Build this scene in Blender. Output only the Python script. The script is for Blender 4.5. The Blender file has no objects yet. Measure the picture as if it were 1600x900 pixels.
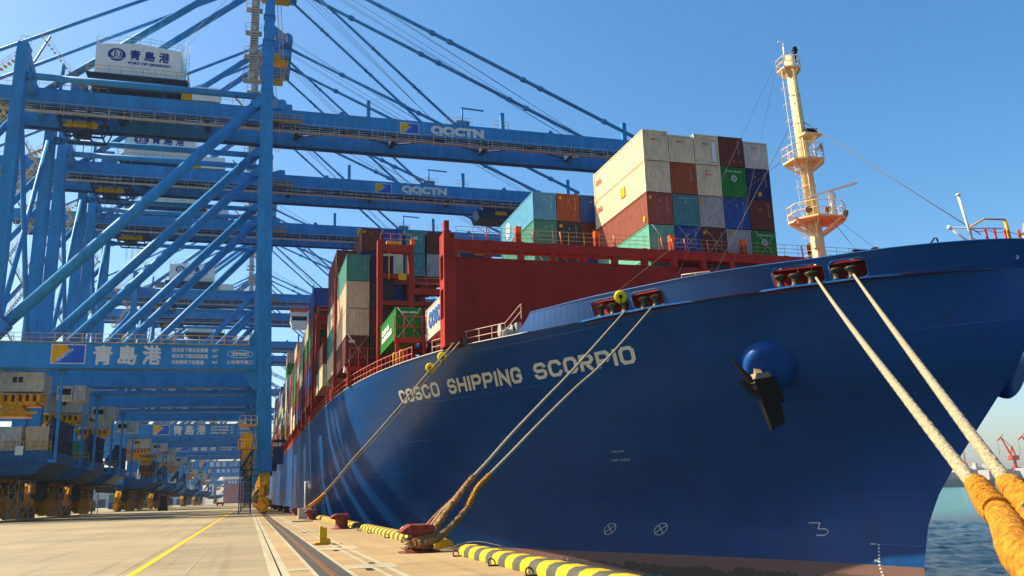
import bpy, bmesh, math, random
from mathutils import Vector, Matrix
random.seed(7)
sc = bpy.context.scene
C = sc.collection
R = math.radians

# ------------------------------------------------------------ camera, sky, sun
def make_camera():
    yaw, pitch, roll = R(16.5566), R(13.0925), R(-1.7)
    f = Vector((math.sin(yaw)*math.cos(pitch), math.cos(yaw)*math.cos(pitch), math.sin(pitch)))
    r0 = Vector((math.cos(yaw), -math.sin(yaw), 0)); u0 = r0.cross(f)
    r = math.cos(roll)*r0 + math.sin(roll)*u0
    u = -math.sin(roll)*r0 + math.cos(roll)*u0
    cd = bpy.data.cameras.new('camera'); co = bpy.data.objects.new('camera', cd); C.objects.link(co)
    m = Matrix((r, u, -f)).transposed().to_4x4(); m.translation = (0, 0, 1.6)
    co.matrix_world = m
    cd.sensor_width = 36; cd.lens = 1380/1600*36; cd.clip_start = .1; cd.clip_end = 20000
    sc.camera = co
make_camera()
SUN_EL = R(41); SUN_AZ = R(-62)          # azimuth measured from +Y towards +X: low in the west, slightly beyond
sv = Vector((math.sin(SUN_AZ)*math.cos(SUN_EL), math.cos(SUN_AZ)*math.cos(SUN_EL), math.sin(SUN_EL)))
w = bpy.data.worlds.new("World"); sc.world = w; w.use_nodes = True
nt = w.node_tree; bg = nt.nodes['Background']
sky = nt.nodes.new('ShaderNodeTexSky'); sky.sky_type = 'NISHITA'; sky.sun_disc = False
sky.sun_elevation = SUN_EL; sky.sun_rotation = SUN_AZ
sky.air_density = 1.0; sky.dust_density = 1.6; sky.ozone_density = 3.0; sky.altitude = 0
hs0 = nt.nodes.new('ShaderNodeHueSaturation'); hs0.inputs['Saturation'].default_value = 1.3; hs0.inputs['Hue'].default_value = .495
nt.links.new(sky.outputs[0], hs0.inputs['Color']); nt.links.new(hs0.outputs[0], bg.inputs[0]); bg.inputs[1].default_value = .098
sd = bpy.data.lights.new('sun', 'SUN'); sd.energy = 5.0; sd.angle = R(.5); sd.color = (1, .87, .63)
so = bpy.data.objects.new('sun', sd); C.objects.link(so)
so.rotation_euler = (-sv).to_track_quat('-Z', 'Y').to_euler()
sc.view_settings.view_transform = 'Standard'; sc.view_settings.look = 'None'
sc.view_settings.exposure = 1.1; sc.view_settings.gamma = 1
sc.cycles.max_bounces = 6; sc.cycles.diffuse_bounces = 3; sc.cycles.glossy_bounces = 3

# ------------------------------------------------------------ materials
MATS = {}
def nd(t, k, **kw):
    n = t.nodes.new(k)
    for a, b in kw.items(): setattr(n, a, b)
    return n
def paint(name, col, rough=.45, rust=0., var=.12, scale=.6, bump=0., metal=0., streak=4., rustcol=(.16, .06, .02)):
    """weathered paint: slow tone variation, optional rust and grime in streaks"""
    if name in MATS: return MATS[name]
    m = bpy.data.materials.new(name); m.use_nodes = True; t = m.node_tree; L = t.links.new
    b = t.nodes['Principled BSDF']; b.inputs['Roughness'].default_value = rough; b.inputs['Metallic'].default_value = metal; b.inputs['Specular IOR Level'].default_value = .15
    tc = nd(t, 'ShaderNodeTexCoord'); mp = nd(t, 'ShaderNodeMapping'); L(tc.outputs['Object'], mp.inputs[0])
    mp.inputs['Scale'].default_value = (streak, streak, 1)
    oi = nd(t, 'ShaderNodeObjectInfo'); ad = nd(t, 'ShaderNodeVectorMath', operation='ADD')
    sc_ = nd(t, 'ShaderNodeVectorMath', operation='SCALE'); cx = nd(t, 'ShaderNodeCombineXYZ')
    L(oi.outputs['Random'], cx.inputs[0]); L(oi.outputs['Random'], cx.inputs[1]); L(cx.outputs[0], sc_.inputs[0]); sc_.inputs['Scale'].default_value = 40
    L(mp.outputs[0], ad.inputs[0]); L(sc_.outputs[0], ad.inputs[1])
    n1 = nd(t, 'ShaderNodeTexNoise'); n1.inputs['Scale'].default_value = scale; n1.inputs['Detail'].default_value = 6; n1.inputs['Roughness'].default_value = .6
    L(ad.outputs[0], n1.inputs['Vector'])
    mr = nd(t, 'ShaderNodeMapRange'); mr.inputs['From Min'].default_value = .3; mr.inputs['From Max'].default_value = .7
    mr.inputs['To Min'].default_value = 1-var*1.6; mr.inputs['To Max'].default_value = 1+var
    L(n1.outputs['Fac'], mr.inputs['Value'])
    hs = nd(t, 'ShaderNodeHueSaturation'); hs.inputs['Color'].default_value = (*col, 1); L(mr.outputs[0], hs.inputs['Value'])
    out = hs.outputs[0]
    if rust > 0:
        n2 = nd(t, 'ShaderNodeTexNoise'); n2.inputs['Scale'].default_value = 1.3; n2.inputs['Detail'].default_value = 8; n2.inputs['Roughness'].default_value = .72
        L(ad.outputs[0], n2.inputs['Vector'])
        m2 = nd(t, 'ShaderNodeMapRange'); m2.inputs['From Min'].default_value = .70-rust*.16; m2.inputs['From Max'].default_value = .78-rust*.1
        L(n2.outputs['Fac'], m2.inputs['Value'])
        mx = nd(t, 'ShaderNodeMix', data_type='RGBA'); L(m2.outputs[0], mx.inputs['Factor']); L(out, mx.inputs['A']); mx.inputs['B'].default_value = (*rustcol, 1)
        out = mx.outputs['Result']
    L(out, b.inputs['Base Color'])
    r2 = nd(t, 'ShaderNodeMapRange'); r2.inputs['To Min'].default_value = max(.05, rough-.12); r2.inputs['To Max'].default_value = min(1, rough+.15); L(n1.outputs['Fac'], r2.inputs['Value']); L(r2.outputs[0], b.inputs['Roughness'])
    if bump:
        bp = nd(t, 'ShaderNodeBump'); bp.inputs['Strength'].default_value = bump; bp.inputs['Distance'].default_value = .05; L(n1.outputs['Fac'], bp.inputs['Height']); L(bp.outputs[0], b.inputs['Normal'])
    MATS[name] = m; return m

BLUE = paint('crane_blue_paint', (.017, .225, .51), .5, .03, .16, .25)
BLUED = paint('crane_dark_steel', (.012, .045, .12), .55, .3, .2)
YEL = paint('safety_yellow_paint', (.62, .33, .015), .5, .25, .2)
ORG = paint('bogie_orange_paint', (.72, .31, .010), .5, .45, .35, 1.5, rustcol=(.05, .03, .02))
GALV = paint('galvanised_steel', (.42, .40, .36), .5, .1, .2)
WHITE = paint('white_paint', (.72, .72, .68), .5, .05, .06)
LETW = paint('letter_white', (.62, .62, .58), .6, 0, .08)
LETH = paint('hull_letter_white', (.62, .60, .48), .6, 0, .1)
LETN = paint('letter_navy', (.02, .03, .22), .5)
LETR = paint('letter_red', (.55, .04, .02), .5)
BLACK = paint('black_rubber', (.012, .012, .014), .7)
GLASS = paint('dark_glass', (.01, .015, .02), .08)
RED = paint('ship_red_paint', (.30, .022, .012), .55, .12, .15, .3)
REDW = paint('breakwater_red_paint', (.22, .014, .008), .5, .04, .1, .2)
REDB = paint('bollard_red_paint', (.20, .035, .025), .6, .6, .35, 2, bump=.3)
CREAM = paint('mast_cream_paint', (.76, .58, .30), .45, .12, .06)
ORANGE = paint('orange_paint', (.75, .10, .012), .5)
STEEL = paint('worn_steel', (.10, .085, .06), .4, .5, .3, metal=.4)
CABLE = paint('steel_cable', (.10, .11, .13), .5)

def tag(o, label=None, cat=None, group=None, kind=None):
    if label: o['label'] = label
    if cat: o['category'] = cat
    if group: o['group'] = group
    if kind: o['kind'] = kind
    return o
def empty(name, loc, label, cat, group=None):
    o = bpy.data.objects.new(name, None); C.objects.link(o); o.location = loc; o.empty_display_size = .5
    return tag(o, label, cat, group)

# ------------------------------------------------------------ mesh builder
class MB:
    def __init__(s): s.v = []; s.f = []; s.m = []; s.sm = []
    def face(s, idx, m=0, sm=False): s.f.append(idx); s.m.append(m); s.sm.append(sm)
    def box(s, x0, x1, y0, y1, z0, z1, m=0):
        return s.hexa([(x0, y0, z0), (x1, y0, z0), (x1, y1, z0), (x0, y1, z0), (x0, y0, z1), (x1, y0, z1), (x1, y1, z1), (x0, y1, z1)], m)
    def hexa(s, p, m=0):
        n = len(s.v); s.v += [tuple(q) for q in p]
        for q in ((0, 3, 2, 1), (4, 5, 6, 7), (0, 1, 5, 4), (1, 2, 6, 5), (2, 3, 7, 6), (3, 0, 4, 7)): s.face([n+i for i in q], m)
        return s
    def beam(s, p, q, w, h=None, m=0, up=(0, 0, 1), w2=None, h2=None):
        p = Vector(p); q = Vector(q); h = h or w; w2 = w2 or w; h2 = h2 or h
        d = (q-p).normalized(); up = Vector(up)
        if abs(d.dot(up)) > .99: up = Vector((0, 1, 0))
        a = d.cross(up).normalized(); b = a.cross(d).normalized()
        pts = []
        for c, ww, hh in ((p, w, h), (q, w2, h2)):
            pts += [c-a*ww/2-b*hh/2, c+a*ww/2-b*hh/2, c+a*ww/2+b*hh/2, c-a*ww/2+b*hh/2]
        return s.hexa(pts, m)
    def tube(s, p, q, r, n=8, m=0, r2=None, caps=True):
        p = Vector(p); q = Vector(q); r2 = r if r2 is None else r2
        d = (q-p)
        if d.length < 1e-6: return s
        d.normalize(); up = Vector((0, 0, 1)) if abs(d.z) < .95 else Vector((0, 1, 0))
        a = d.cross(up).normalized(); b = a.cross(d)
        k = len(s.v)
        for c, rr in ((p, r), (q, r2)):
            for i in range(n):
                t = 2*math.pi*i/n; s.v.append(tuple(c+a*math.cos(t)*rr+b*math.sin(t)*rr))
        for i in range(n):
            j = (i+1) % n; s.face([k+i, k+j, k+n+j, k+n+i], m, True)
        if caps: s.face([k+i for i in range(n)][::-1], m); s.face([k+n+i for i in range(n)], m)
        return s
    def path(s, pts, r, n=8, m=0, rf=None):
        pts = [Vector(p) for p in pts]; k = len(s.v); N = len(pts)
        a = None
        for i, p in enumerate(pts):
            d = (pts[min(i+1, N-1)]-pts[max(i-1, 0)]).normalized()
            if a is None:
                up = Vector((0, 0, 1)) if abs(d.z) < .95 else Vector((0, 1, 0)); a = d.cross(up).normalized()
            a = (a-d*a.dot(d)).normalized(); b = a.cross(d)
            for j in range(n):
                t = 2*math.pi*j/n; rr = r if rf is None else rf(i/(N-1), t)
                s.v.append(tuple(p+a*math.cos(t)*rr+b*math.sin(t)*rr))
        for i in range(N-1):
            for j in range(n):
                jj = (j+1) % n; s.face([k+i*n+j, k+i*n+jj, k+(i+1)*n+jj, k+(i+1)*n+j], m, True)
        s.face([k+j for j in range(n)][::-1], m); s.face([k+(N-1)*n+j for j in range(n)], m)
        return s
    def lathe(s, c, prof, n=20, m=0, axis=(0, 0, 1)):
        ax = Vector(axis).normalized(); up = Vector((1, 0, 0)) if abs(ax.x) < .9 else Vector((0, 1, 0))
        a = ax.cross(up).normalized(); b = ax.cross(a); c = Vector(c); k = len(s.v); N = len(prof)
        for r, h in prof:
            for i in range(n):
                t = 2*math.pi*i/n; s.v.append(tuple(c+ax*h+a*math.cos(t)*r+b*math.sin(t)*r))
        for i in range(N-1):
            for j in range(n):
                jj = (j+1) % n; s.face([k+i*n+j, k+i*n+jj, k+(i+1)*n+jj, k+(i+1)*n+j], m, True)
        s.face([k+j for j in range(n)][::-1], m); s.face([k+(N-1)*n+j for j in range(n)], m)
        return s
    def prism(s, poly, d0, d1, axis='y', m=0):
        """poly in (u,v): axis y -> (x,z) ; x -> (y,z) ; z -> (x,y)"""
        k = len(s.v); n = len(poly)
        for d in (d0, d1):
            for u, v in poly: s.v.append({'y': (u, d, v), 'x': (d, u, v), 'z': (u, v, d)}[axis])
        s.face([k+i for i in range(n)], m); s.face([k+n+i for i in range(n)][::-1], m)
        for i in range(n):
            j = (i+1) % n; s.face([k+i, k+n+i, k+n+j, k+j], m)
        return s
    def rail(s, pts, h=1.1, sp=1.6, r=.03, m=0, mid=1):
        pts = [Vector(p) for p in pts]
        for a, b in zip(pts, pts[1:]):
            L = (b-a).length; n = max(1, round(L/sp))
            for i in range(n+1):
                p = a.lerp(b, i/n); s.tube(p, p+Vector((0, 0, h)), r, 5, m, caps=False)
            for k in range(mid+1):
                z = Vector((0, 0, h*(1-k/(mid+1)))); s.tube(a+z, b+z, r, 5, m, caps=False)
        return s
    def build(s, name, mats, parent=None, off=None, smooth=None):
        me = bpy.data.meshes.new(name)
        o_ = Vector(off) if off is not None else None
        vs = s.v if o_ is None else [tuple(Vector(p)-o_) for p in s.v]
        me.from_pydata(vs, [], s.f)
        for i, p in enumerate(me.polygons):
            p.material_index = s.m[i]; p.use_smooth = s.sm[i] if smooth is None else smooth
        mats = mats if isinstance(mats, (list, tuple)) else [mats]
        for mm in mats: me.materials.append(mm)
        bm = bmesh.new(); bm.from_mesh(me); bmesh.ops.recalc_face_normals(bm, faces=bm.faces); bm.to_mesh(me); bm.free()
        o = bpy.data.objects.new(name, me); C.objects.link(o)
        if parent: o.parent = parent
        return o
def thing(mb, name, mats, loc, label, cat, group=None, kind=None):
    """one mesh that is a thing of its own; its origin goes to loc"""
    o = mb.build(name, mats, None, loc); o.location = loc
    return tag(o, label, cat, group, kind)
def kids(o): return [c for c in ALLKIDS.get(o.name, [])]
def copy_tree(o, table, parent=None):
    c = o.copy(); C.objects.link(c)
    if parent: c.parent = parent
    for ch in table.get(o, []): copy_tree(ch, table, c)
    return c
def child_table():
    t = {}
    for o in bpy.data.objects:
        if o.parent: t.setdefault(o.parent, []).append(o)
    return t

# ------------------------------------------------------------ lettering
_tx = {}
def text_geo(s, bold=0.02):
    if (s, bold) in _tx: return _tx[(s, bold)]
    cu = bpy.data.curves.new('t', 'FONT'); cu.body = s; cu.size = 1; cu.offset = bold; cu.resolution_u = 3; cu.fill_mode = 'FRONT'
    ob = bpy.data.objects.new('t', cu); C.objects.link(ob)
    dg = bpy.context.evaluated_depsgraph_get(); me = bpy.data.meshes.new_from_object(ob.evaluated_get(dg))
    vs = [tuple(v.co) for v in me.vertices]; fs = [tuple(p.vertices) for p in me.polygons]
    bpy.data.objects.remove(ob); bpy.data.curves.remove(cu); bpy.data.meshes.remove(me)
    if not vs: vs = [(0, 0, 0), (1, 0, 0), (0, 1, 0)]; fs = [(0, 1, 2)]
    x0 = min(v[0] for v in vs); x1 = max(v[0] for v in vs); y0 = min(v[1] for v in vs); y1 = max(v[1] for v in vs)
    _tx[(s, bold)] = (vs, fs, (x0, x1, y0, y1)); return _tx[(s, bold)]
def put_text(mb, s, w, h, fn, bold=.02, m=0):
    """fits the string into w x h and maps (u,v) through fn to 3-D"""
    vs, fs, (x0, x1, y0, y1) = text_geo(s, bold)
    k = len(mb.v)
    for x, y, z in vs: mb.v.append(tuple(fn((x-x0)/(x1-x0)*w, (y-y0)/(y1-y0)*h)))
    for f in fs: mb.face([k+i for i in f], m)
def put_cjk(mb, s, w, h, fn, t=.03):
    """brush-like weight: the thin glyph laid down a few times, each copy a hair further out"""
    for i, (a, b) in enumerate(((0, 0), (1, .3), (-1, -.3), (.3, -1), (-.3, 1), (.8, .8), (-.8, -.8), (.8, -.8), (-.8, .8))):
        put_text(mb, s, w, h, lambda u, v, a=a, b=b, i=i: (lambda p: (p[0], p[1]-.002*i, p[2]))(fn(u+a*t, v+b*t)), 0)
def poly(mb, pts, fn, m=0):
    k = len(mb.v); mb.v += [tuple(fn(*p)) for p in pts]; mb.face([k+i for i in range(len(pts))], m)
def ring(mb, cx, cy, ra, rb, ri, fn, n=28, m=0):
    k = len(mb.v)
    for i in range(n):
        t = 2*math.pi*i/n
        mb.v.append(tuple(fn(cx+ra*math.cos(t), cy+rb*math.sin(t)))); mb.v.append(tuple(fn(cx+(ra-ri)*math.cos(t), cy+(rb-ri)*math.sin(t))))
    for i in range(n):
        j = (i+1) % n; mb.face([k+2*i, k+2*j, k+2*j+1, k+2*i+1], m)
def front(x0, y, z0): return lambda u, v: (x0+u, y, z0+v)           # faces the camera side, -Y
def side(x, y0, z0): return lambda u, v: (x, y0-u, z0+v)            # faces the land side, -X

# ------------------------------------------------------------ the setting
def concrete(name, col, joints, jw, tint=(.75, .62, .42), dark=.25):
    m = bpy.data.materials.new(name); m.use_nodes = True; t = m.node_tree; L = t.links.new
    b = t.nodes['Principled BSDF']; b.inputs['Roughness'].default_value = .75
    tc = nd(t, 'ShaderNodeTexCoord'); sp = nd(t, 'ShaderNodeSeparateXYZ'); L(tc.outputs['Object'], sp.inputs[0])
    def noise(scale, det, sx=1, sy=1):
        mp = nd(t, 'ShaderNodeMapping'); mp.inputs['Scale'].default_value = (sx, sy, 1); L(tc.outputs['Object'], mp.inputs[0])
        n = nd(t, 'ShaderNodeTexNoise'); n.inputs['Scale'].default_value = scale; n.inputs['Detail'].default_value = det; n.inputs['Roughness'].default_value = .65
        L(mp.outputs[0], n.inputs['Vector']); return n.outputs['Fac']
    def rng(v, a, b_, c, d):
        q = nd(t, 'ShaderNodeMapRange'); L(v, q.inputs['Value'])
        for k, x in zip(('From Min', 'From Max', 'To Min', 'To Max'), (a, b_, c, d)): q.inputs[k].default_value = x
        return q.outputs[0]
    def mul(a, b_):
        q = nd(t, 'ShaderNodeMath', operation='MULTIPLY'); L(a, q.inputs[0])
        if isinstance(b_, float): q.inputs[1].default_value = b_
        else: L(b_, q.inputs[1])
        return q.outputs[0]
    big = rng(noise(.12, 5, .6, .35), .3, .7, 1-dark, 1.12)
    mid = rng(noise(.9, 9, .22, 1.5), .3, .7, .78, 1.14)
    fine = rng(noise(14, 4), .3, .7, .93, 1.06)
    val = mul(mul(big, mid), fine)
    # tyre marks along the quay
    ty = rng(noise(.8, 3, 2.2, .03), .55, .68, 1., .74); val = mul(val, ty)
    val = mul(val, rng(noise(1.3, 7), .64, .70, 1., .72)); val = mul(val, rng(noise(.35, 6, .5, 1.2), .60, .66, 1., .84))
    for ax, step, off in joints:
        s0 = nd(t, 'ShaderNodeMath', operation='ADD'); L(sp.outputs[ax], s0.inputs[0]); s0.inputs[1].default_value = 1000*step+off
        md = nd(t, 'ShaderNodeMath', operation='MODULO'); L(s0.outputs[0], md.inputs[0]); md.inputs[1].default_value = step
        lt = nd(t, 'ShaderNodeMath', operation='GREATER_THAN'); L(md.outputs[0], lt.inputs[0]); lt.inputs[1].default_value = jw
        val = mul(val, rng(lt.outputs[0], 0, 1, .45, 1.))
        # each slab its own tone
        dv = nd(t, 'ShaderNodeMath', operation='DIVIDE'); L(s0.outputs[0], dv.inputs[0]); dv.inputs[1].default_value = step
        fl = nd(t, 'ShaderNodeMath', operation='FLOOR'); L(dv.outputs[0], fl.inputs[0])
        wn = nd(t, 'ShaderNodeTexWhiteNoise', noise_dimensions='1D'); L(fl.outputs[0], wn.inputs['W'])
        val = mul(val, rng(wn.outputs['Value'], 0, 1, .9, 1.08))
    mx = nd(t, 'ShaderNodeMix', data_type='RGBA'); mx.inputs['A'].default_value = (*col, 1); mx.inputs['B'].default_value = (*tint, 1)
    L(rng(noise(.25, 6), .42, .7, 0, .55), mx.inputs['Factor'])
    hs = nd(t, 'ShaderNodeHueSaturation'); L(mx.outputs['Result'], hs.inputs['Color']); L(val, hs.inputs['Value']); L(hs.outputs[0], b.inputs['Base Color'])
    bp = nd(t, 'ShaderNodeBump'); bp.inputs['Strength'].default_value = .25; bp.inputs['Distance'].default_value = .02; L(noise(9, 6), bp.inputs['Height']); L(bp.outputs[0], b.inputs['Normal'])
    return m
CON = concrete('apron_concrete', (.30, .235, .125), [('Y', 5.2, 1.3), ('X', 5.0, 2.9)], .035, (.30, .215, .105), .35)
CON2 = concrete('quay_edge_concrete', (.36, .24, .10), [('Y', 12.6, 3.0)], .04, (.29, .18, .065), .35)
CON3 = concrete('pale_concrete', (.40, .335, .21), [('Y', 7.0, 1.0)], .02, (.34, .28, .16), .3)
ASP = concrete('dark_rail_bedding', (.040, .034, .026), [], .02, (.055, .045, .03), .3)
QW = concrete('quay_wall_concrete', (.12, .10, .08), [('Z', 2.0, 0)], .03, (.08, .07, .05), .4)

mb = MB(); mb.box(-900, 6.1, -80, 2600, -7, 0)
o = mb.build('quay_ground', [CON]); tag(o, kind='structure')
def sheet(name, mat, rects, z, kind='structure'):
    mb = MB()
    for x0, x1, y0, y1 in rects:
        k = len(mb.v); mb.v += [(x0, y0, z), (x1, y0, z), (x1, y1, z), (x0, y1, z)]; mb.face([k, k+1, k+2, k+3])
    o = mb.build(name, [mat]); tag(o, kind=kind); return o
sheet('quay_edge_paving', CON2, [(.86, 6.1, -40, 1500)], .004)
sheet('rail_trench_paving', ASP, [(1.50, 2.16, -40, 1500)], .008)
pale = [(.50, .72, -40, 1500), (.76, .93, -40, 1500), (1.40, 1.50, -40, 1500), (2.16, 2.26, -40, 1500)]
for y in (5.5, 22.2, 30.5, 47.5, 64, 81, 98, 115, 132, 149):
    pale.append((2.262, 3.45, y-.65, y+.65))
for y in (22.2, 40, 57.5, 75): pale.append((.932, 1.398, y-.3, y+.3))
ys = [-20, 4.8, 6.2, 21.5, 22.9, 29.8, 31.2, 46.8, 48.2, 63.3, 64.7, 80.3, 81.7, 97.3, 98.7, 114.3, 115.7, 400]
for a, b in zip(ys[::2], ys[1::2]): pass
for a, b in ((-20, 4.8), (6.2, 21.5), (22.9, 29.8), (31.2, 46.8), (48.2, 63.3), (64.7, 80.3), (81.7, 97.3), (98.7, 114.3), (115.7, 400)):
    pale += [(2.80, 2.93, a, b), (3.10, 3.24, a, b)]
sheet('pale_kerb_strips', CON3, pale, .012)
sheet('expansion_joint', BLACK, [(.722, .758, -40, 900)], .010)
drk = [(2.94, 3.09, y+.7, y+1.2) for y in (5.5, 22.2, 30.5, 47.5, 64)] + [(2.62, 2.79, y-1.35, y-.7) for y in (22.2, 30.5, 47.5)]
sheet('drain_openings', BLACK, drk, .009)
M_YL = paint('yellow_line_paint', (.85, .42, .01), .6, 0, .12, 2)
M_WL = paint('white_line_paint', (.36, .31, .21), .6, 0, .2, 2)
sheet('yellow_road_line', M_YL, [(-2.66, -2.48, -20, 900)], .006)
sheet('white_road_line', M_WL, [(-1.37, -1.33, -20, 900)], .006)

RAILM = paint('rusty_rail_steel', (.22, .105, .04), .4, .3, .2, metal=.3)
for x, lab in ((1.79, 'rust brown crane rail running along the seaward side of the quay'), (-30.9, 'rust brown crane rail under the landward bogies')):
    mb = MB()
    for a, b in ((-40, 20.8), (20.84, 150), (150.04, 400), (400.04, 1200)):
        mb.box(x-.045, x+.045, a, b, .01, .05); mb.box(x-.075, x+.075, a, b, .012, .028)
    thing(mb, 'crane_rail', [RAILM], (x, 0, 0), lab, 'rail', 'crane rails')

# water
def water_mat():
    m = bpy.data.materials.new('sea_water'); m.use_nodes = True; t = m.node_tree; L = t.links.new; b = t.nodes['Principled BSDF']
    b.inputs['Base Color'].default_value = (.022, .14, .125, 1); b.inputs['Roughness'].default_value = .16; b.inputs['IOR'].default_value = 1.33; b.inputs['Specular IOR Level'].default_value = .25
    tc = nd(t, 'ShaderNodeTexCoord'); n = nd(t, 'ShaderNodeTexNoise'); n.inputs['Scale'].default_value = .7; n.inputs['Detail'].default_value = 10; n.inputs['Roughness'].default_value = .6
    L(tc.outputs['Object'], n.inputs['Vector'])
    n3 = nd(t, 'ShaderNodeTexNoise'); n3.inputs['Scale'].default_value = .16; n3.inputs['Detail'].default_value = 10; n3.inputs['Roughness'].default_value = .75; L(tc.outputs['Object'], n3.inputs['Vector'])
    r = nd(t, 'ShaderNodeMapRange'); r.inputs['From Min'].default_value = .685; r.inputs['From Max'].default_value = .71; L(n3.outputs['Fac'], r.inputs['Value'])
    mx = nd(t, 'ShaderNodeMix', data_type='RGBA'); L(r.outputs[0], mx.inputs['Factor']); mx.inputs['A'].default_value = (.016, .125, .10, 1); mx.inputs['B'].default_value = (.6, .65, .6, 1)
    # turquoise colour further out, dark navy colour near the berth, with a ragged line between
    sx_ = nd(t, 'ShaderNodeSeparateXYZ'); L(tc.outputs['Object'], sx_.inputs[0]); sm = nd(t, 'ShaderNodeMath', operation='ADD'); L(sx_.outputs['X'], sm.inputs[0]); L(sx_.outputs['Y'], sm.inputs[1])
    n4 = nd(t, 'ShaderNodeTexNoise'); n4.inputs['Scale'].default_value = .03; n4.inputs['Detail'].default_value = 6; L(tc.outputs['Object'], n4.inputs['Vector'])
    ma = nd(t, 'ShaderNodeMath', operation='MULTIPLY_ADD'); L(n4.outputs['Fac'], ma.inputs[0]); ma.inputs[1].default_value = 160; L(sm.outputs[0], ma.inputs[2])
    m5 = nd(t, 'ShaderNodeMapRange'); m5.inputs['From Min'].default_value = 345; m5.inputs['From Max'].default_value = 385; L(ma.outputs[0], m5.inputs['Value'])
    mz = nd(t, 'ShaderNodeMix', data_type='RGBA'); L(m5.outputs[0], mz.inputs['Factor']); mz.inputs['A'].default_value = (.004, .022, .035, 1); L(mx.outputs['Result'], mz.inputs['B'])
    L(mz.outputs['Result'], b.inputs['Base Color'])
    bp = nd(t, 'ShaderNodeBump'); bp.inputs['Strength'].default_value = 1.0; bp.inputs['Distance'].default_value = .45; L(n.outputs['Fac'], bp.inputs['Height']); L(bp.outputs[0], b.inputs['Normal'])
    return m
from mathutils import noise as NZ
mb = MB()
def wave(x, y):
    return -5.0+.28*NZ.noise(Vector((x*.16, y*.22, 0)))+.16*NZ.noise(Vector((x*.5, y*.62, 3)))+.13*NZ.noise(Vector((x*1.2, y*1.5, 7)))
nx, ny = 150, 190
for i in range(nx+1):
    for j in range(ny+1):
        x = 6+110*(i/nx)**1.0; y = 20+180*(j/ny)**1.15
        e = min(1, (116-x)/6, (y-20)/4, (200-y)/8); mb.v.append((x, y, -5.0+(wave(x, y)+5.0)*max(0, e)))
for i in range(nx):
    for j in range(ny):
        a = i*(ny+1)+j; mb.face([a, a+ny+1, a+ny+2, a+1], 0, True)
WB = [(-1000, 6, -9000, 20), (6, 9000, -9000, 20), (116, 9000, 20, 200), (6, 9000, 200, 9000)]
for x0, x1, y0, y1 in WB:
    k = len(mb.v); mb.v += [(x0, y0, -5), (x1, y0, -5), (x1, y1, -5), (x0, y1, -5)]; mb.face([k, k+1, k+2, k+3])
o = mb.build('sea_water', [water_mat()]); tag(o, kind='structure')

# ------------------------------------------------------------ the ship
CLX = 37.8
DK = [(8.5, 142), (8.82, 112), (9.33, 97), (10.58, 85.2), (12.03, 77.6), (13.44, 72.2), (15.24, 67.2), (17.2, 63.6), (19.17, 60.2), (20.63, 57), (22.45, 53.2), (24.1, 49.8), (25.82, 46.3), (27.92, 43.3), (30.09, 40.9), (31.33, 39.2), (32.59, 37.7), (34.7, 35.96), (36.09, 35.2), (37.0, 34.85), (CLX, 34.65)]
WL = [(8.5, 160), (9.2, 135), (10.5, 122), (12.5, 112), (15, 103), (18, 94.5), (22.4, 84), (26, 75.7), (30, 67.0), (33, 60.2), (34.9, 55.6), (36.3, 51.0), (37.2, 47.5), (CLX, 44.9)]
def lin(tab, x):
    if x <= tab[0][0]: return tab[0][1]
    for (a, b), (c, d) in zip(tab, tab[1:]):
        if x <= c: return b+(d-b)*(x-a)/(c-a)
    return tab[-1][1]
GS = [(-3.3, 1.0), (-.86, .92), (.93, .80), (2.9, .61), (6, .28), (7.6, .11), (9.2, .03), (12, 0), (20, 0)]
def hullY(x, z):
    h = max(0, min(.9, .45*(x-8.5), CLX-x)); wy = sum(lin(WL, x+h*k/3) for k in (-3, -2, -1, 0, 1, 2, 3))/7; dy = sum(lin(DK, x+h*k/3) for k in (-3, -2, -1, 0, 1, 2, 3))/7; q = (x-8.5)/(CLX-8.5)
    if z <= -3.3: g = 1.0
    else:
        u = min(1, (z+3.3)/16.2); gm = 1-u**1.12; gs = lin(GS, z); k = q**3; g = gm*(1-k)+gs*k
    return dy+(wy-dy)*g
def zknee(x): return 13.0-.9*max(0, min(1, (x-19.17)/18.6))*1.0
def ztop(x): return 14.4-max(0, min(1, (x-19.17)/18.6))*.95
def hull_point(x, z, off=0.):
    y = hullY(x, z)
    if off:
        e = .05; tx = Vector((e, hullY(x+e, z)-y, 0)); tz = Vector((0, hullY(x, z+e)-y, e)); n = tx.cross(tz).normalized()
        if n.y > 0: n = -n
        return Vector((x, y, z))+n*off
    return Vector((x, y, z))
SHIP = empty('container_ship', (CLX, 230, -5), 'huge dark blue container ship moored along the quay, bow towards the viewer', 'ship')
SL = SHIP.location
def sp(mb, name, mats, parent=None, smooth=None):
    o = mb.build(name, mats, parent or SHIP, SL if parent is None else SL, smooth); return o

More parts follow.
